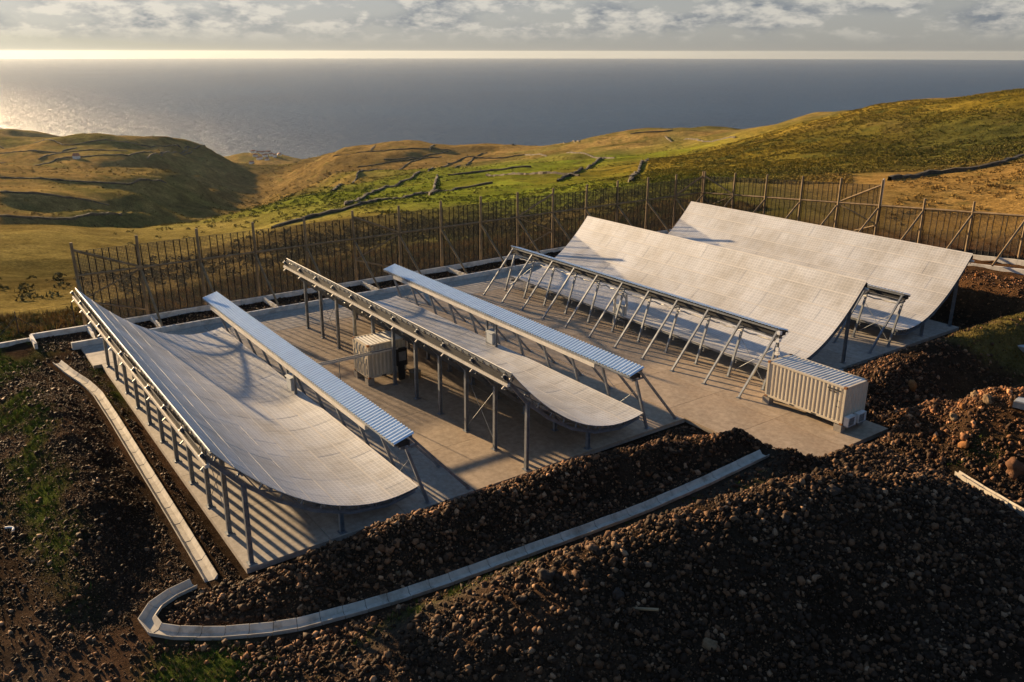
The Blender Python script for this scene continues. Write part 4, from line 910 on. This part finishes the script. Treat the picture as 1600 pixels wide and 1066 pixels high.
for pix, lab in [([(425,358),(470,345),(560,322),(640,308),(715,296),(770,287)], 'dark field wall below the bright green meadow'), ([(540,322),(575,305),(640,282),(700,258),(760,240)], 'long field wall climbing across the green slope'),
    ([(672,306),(680,288),(684,275)], 'short steep wall between two green fields in the centre'), ([(520,300),(560,270),(640,255),(700,238)], 'field wall along the spur above the gully'), ([(520,245),(600,237),(705,236)], 'field wall crossing the brown fields near the coast'),
    ([(580,236),(586,227)], 'short wall between brown coastal fields, left one'), ([(672,236),(678,227)], 'short wall between brown coastal fields, right one'), ([(690,262),(740,247),(820,243),(900,240),(960,248)], 'dark wall above the green fields'),
    ([(870,285),(905,268),(945,247)], 'thick dark hedge wall slanting up the middle fields'), ([(985,285),(1000,262),(1012,250)], 'wall dropping from the small round hill to the fence'), ([(760,275),(850,272),(905,275)], 'faint wall between the green fields at mid right'),
    ([(0,256),(90,250),(200,245),(300,238)], 'long wall across the left plateau'), ([(0,279),(80,282),(150,287)], 'second wall across the left plateau'), ([(0,302),(60,305),(120,313),(170,322)], 'third wall on the left plateau below the ridge'), ([(0,340),(50,342),(110,345),(190,338)], 'wall at the lip of the dark gully on the left'),
    ([(1388,283),(1450,273),(1510,268),(1560,258),(1600,246)], 'curving dry stone wall on the golden field at the right'), ([(985,211),(1040,206),(1050,204)], 'thin wall over the small round hill'), ([(800,228),(850,224),(905,222)], 'wall along the coast side of the far meadow'), ([(230,250),(255,241),(300,232)], 'short slanting wall on the far left plateau'), ([(0,241),(60,238),(130,236),(200,237)], 'thin wall near the seaward side of the left plateau'), ([(60,250),(95,240),(120,232)], 'slanting wall joining two long walls on the left plateau'), ([(0,230),(100,228),(220,228),(320,228)], 'faint wall along the seaward edge of the left plateau'), ([(150,287),(200,290),(260,287)], 'ragged wall end over the middle of the left plateau'), ([(600,250),(640,247),(690,246)], 'faint wall inside the brown coastal fields'), ([(560,262),(600,256),(650,250)], 'thin wall dividing the coastal fields above the spur'), ([(700,275),(760,268),(830,262)], 'thin wall on the upper green slope'), ([(1040,215),(1100,222),(1150,216)], 'faint wall between the round hill and the right hillside')]:
    field_wall(pix, lab)

# village at the gully mouth and stray white buildings
def house(u, v, w, d, h, lab, r=None):
    p = at_range(u, v, r) if r else hit(u, v, 200, 2200); g = float(H(np.array([p[0]]), np.array([p[1]]))[0]); g = max(g, ZSEA+1)
    o = empty('house', (p[0], p[1], g), random.uniform(0, 3)); tag(o, lab, 'house', 'white village houses')
    MB().box(-w/2, w/2, -d/2, d/2, -3, h).build('wall', M['house'], o)
    MB().hexa([(-w/2-.3, -d/2-.3, h+.01), (w/2+.3, -d/2-.3, h+.01), (w/2+.3, d/2+.3, h+.01), (-w/2-.3, d/2+.3, h+.01), (-w/2, -.1, h+2), (w/2, -.1, h+2), (w/2, .1, h+2), (-w/2, .1, h+2)]).build('roof', M['tile'], o)
hv = [(392,243.5),(399,243),(405,242.5),(410,242),(414,240.5),(419,241),(424,240),(429,239),(416,238),(405,239.5),(396,241),(436,238)]
words = 'first second third fourth fifth sixth seventh eighth ninth tenth eleventh twelfth'.split()
for k, (u, v) in enumerate(sorted(hv)): house(u, v, random.uniform(6, 9), random.uniform(5, 7), random.uniform(2.5, 4), 'white house of the coastal village, %s counted from the left' % words[k], 1400+25*((k*5) % 7))
house(120, 249, 4, 3, 2, 'small lone white hut on the left plateau')

# surf breaking below the left headland
V = []; Fq = []
for k in range(70):
    u = rng.uniform(118, 196); d = dep_ray(u, 216.5-(u-118)*.012+rng.normal(0, 1.3)); t = (ZSEA+.25-CAM[2])/d[2]; c = CAM+d*t; w = rng.uniform(3, 16); l = rng.uniform(2, 6); a0 = rng.uniform(-.4, .4); b = len(V)
    for q in range(9):
        r_ = rng.uniform(.6, 1.1); x_ = math.cos(q*2*math.pi/9)*w*r_; y_ = math.sin(q*2*math.pi/9)*l*r_; V.append((c[0]+RX[0]*x_-RX[1]*y_, c[1]+RX[1]*x_+RX[0]*y_, ZSEA+.25+.004*k))
    Fq.append(tuple(range(b, b+9)))
me = bpy.data.meshes.new('surf'); me.from_pydata(V, [], Fq); me.update(); tag(link('surf', me, None, None, M['white']), 'white surf breaking below the left headland', 'surf', kind='stuff')

# ------------------------------------------------------------------ sea air
def build_haze():
    m = bpy.data.materials.new('sea_haze'); m.use_nodes = True; nt = m.node_tree; nt.nodes.clear()
    out = nt.nodes.new('ShaderNodeOutputMaterial'); v = nt.nodes.new('ShaderNodeVolumePrincipled')
    v.inputs['Color'].default_value = (.80, .90, 1, 1); v.inputs['Density'].default_value = HAZE; v.inputs['Anisotropy'].default_value = .45
    nt.links.new(v.outputs[0], out.inputs['Volume'])
    tag(MB().box(CAM[0]-24600, CAM[0]+24600, CAM[1]-24600, CAM[1]+24600, ZSEA-25, 34).build('haze', m), 'thin pale sea haze over the whole place', 'haze', kind='stuff')
HAZE = 1.2e-5
build_haze()
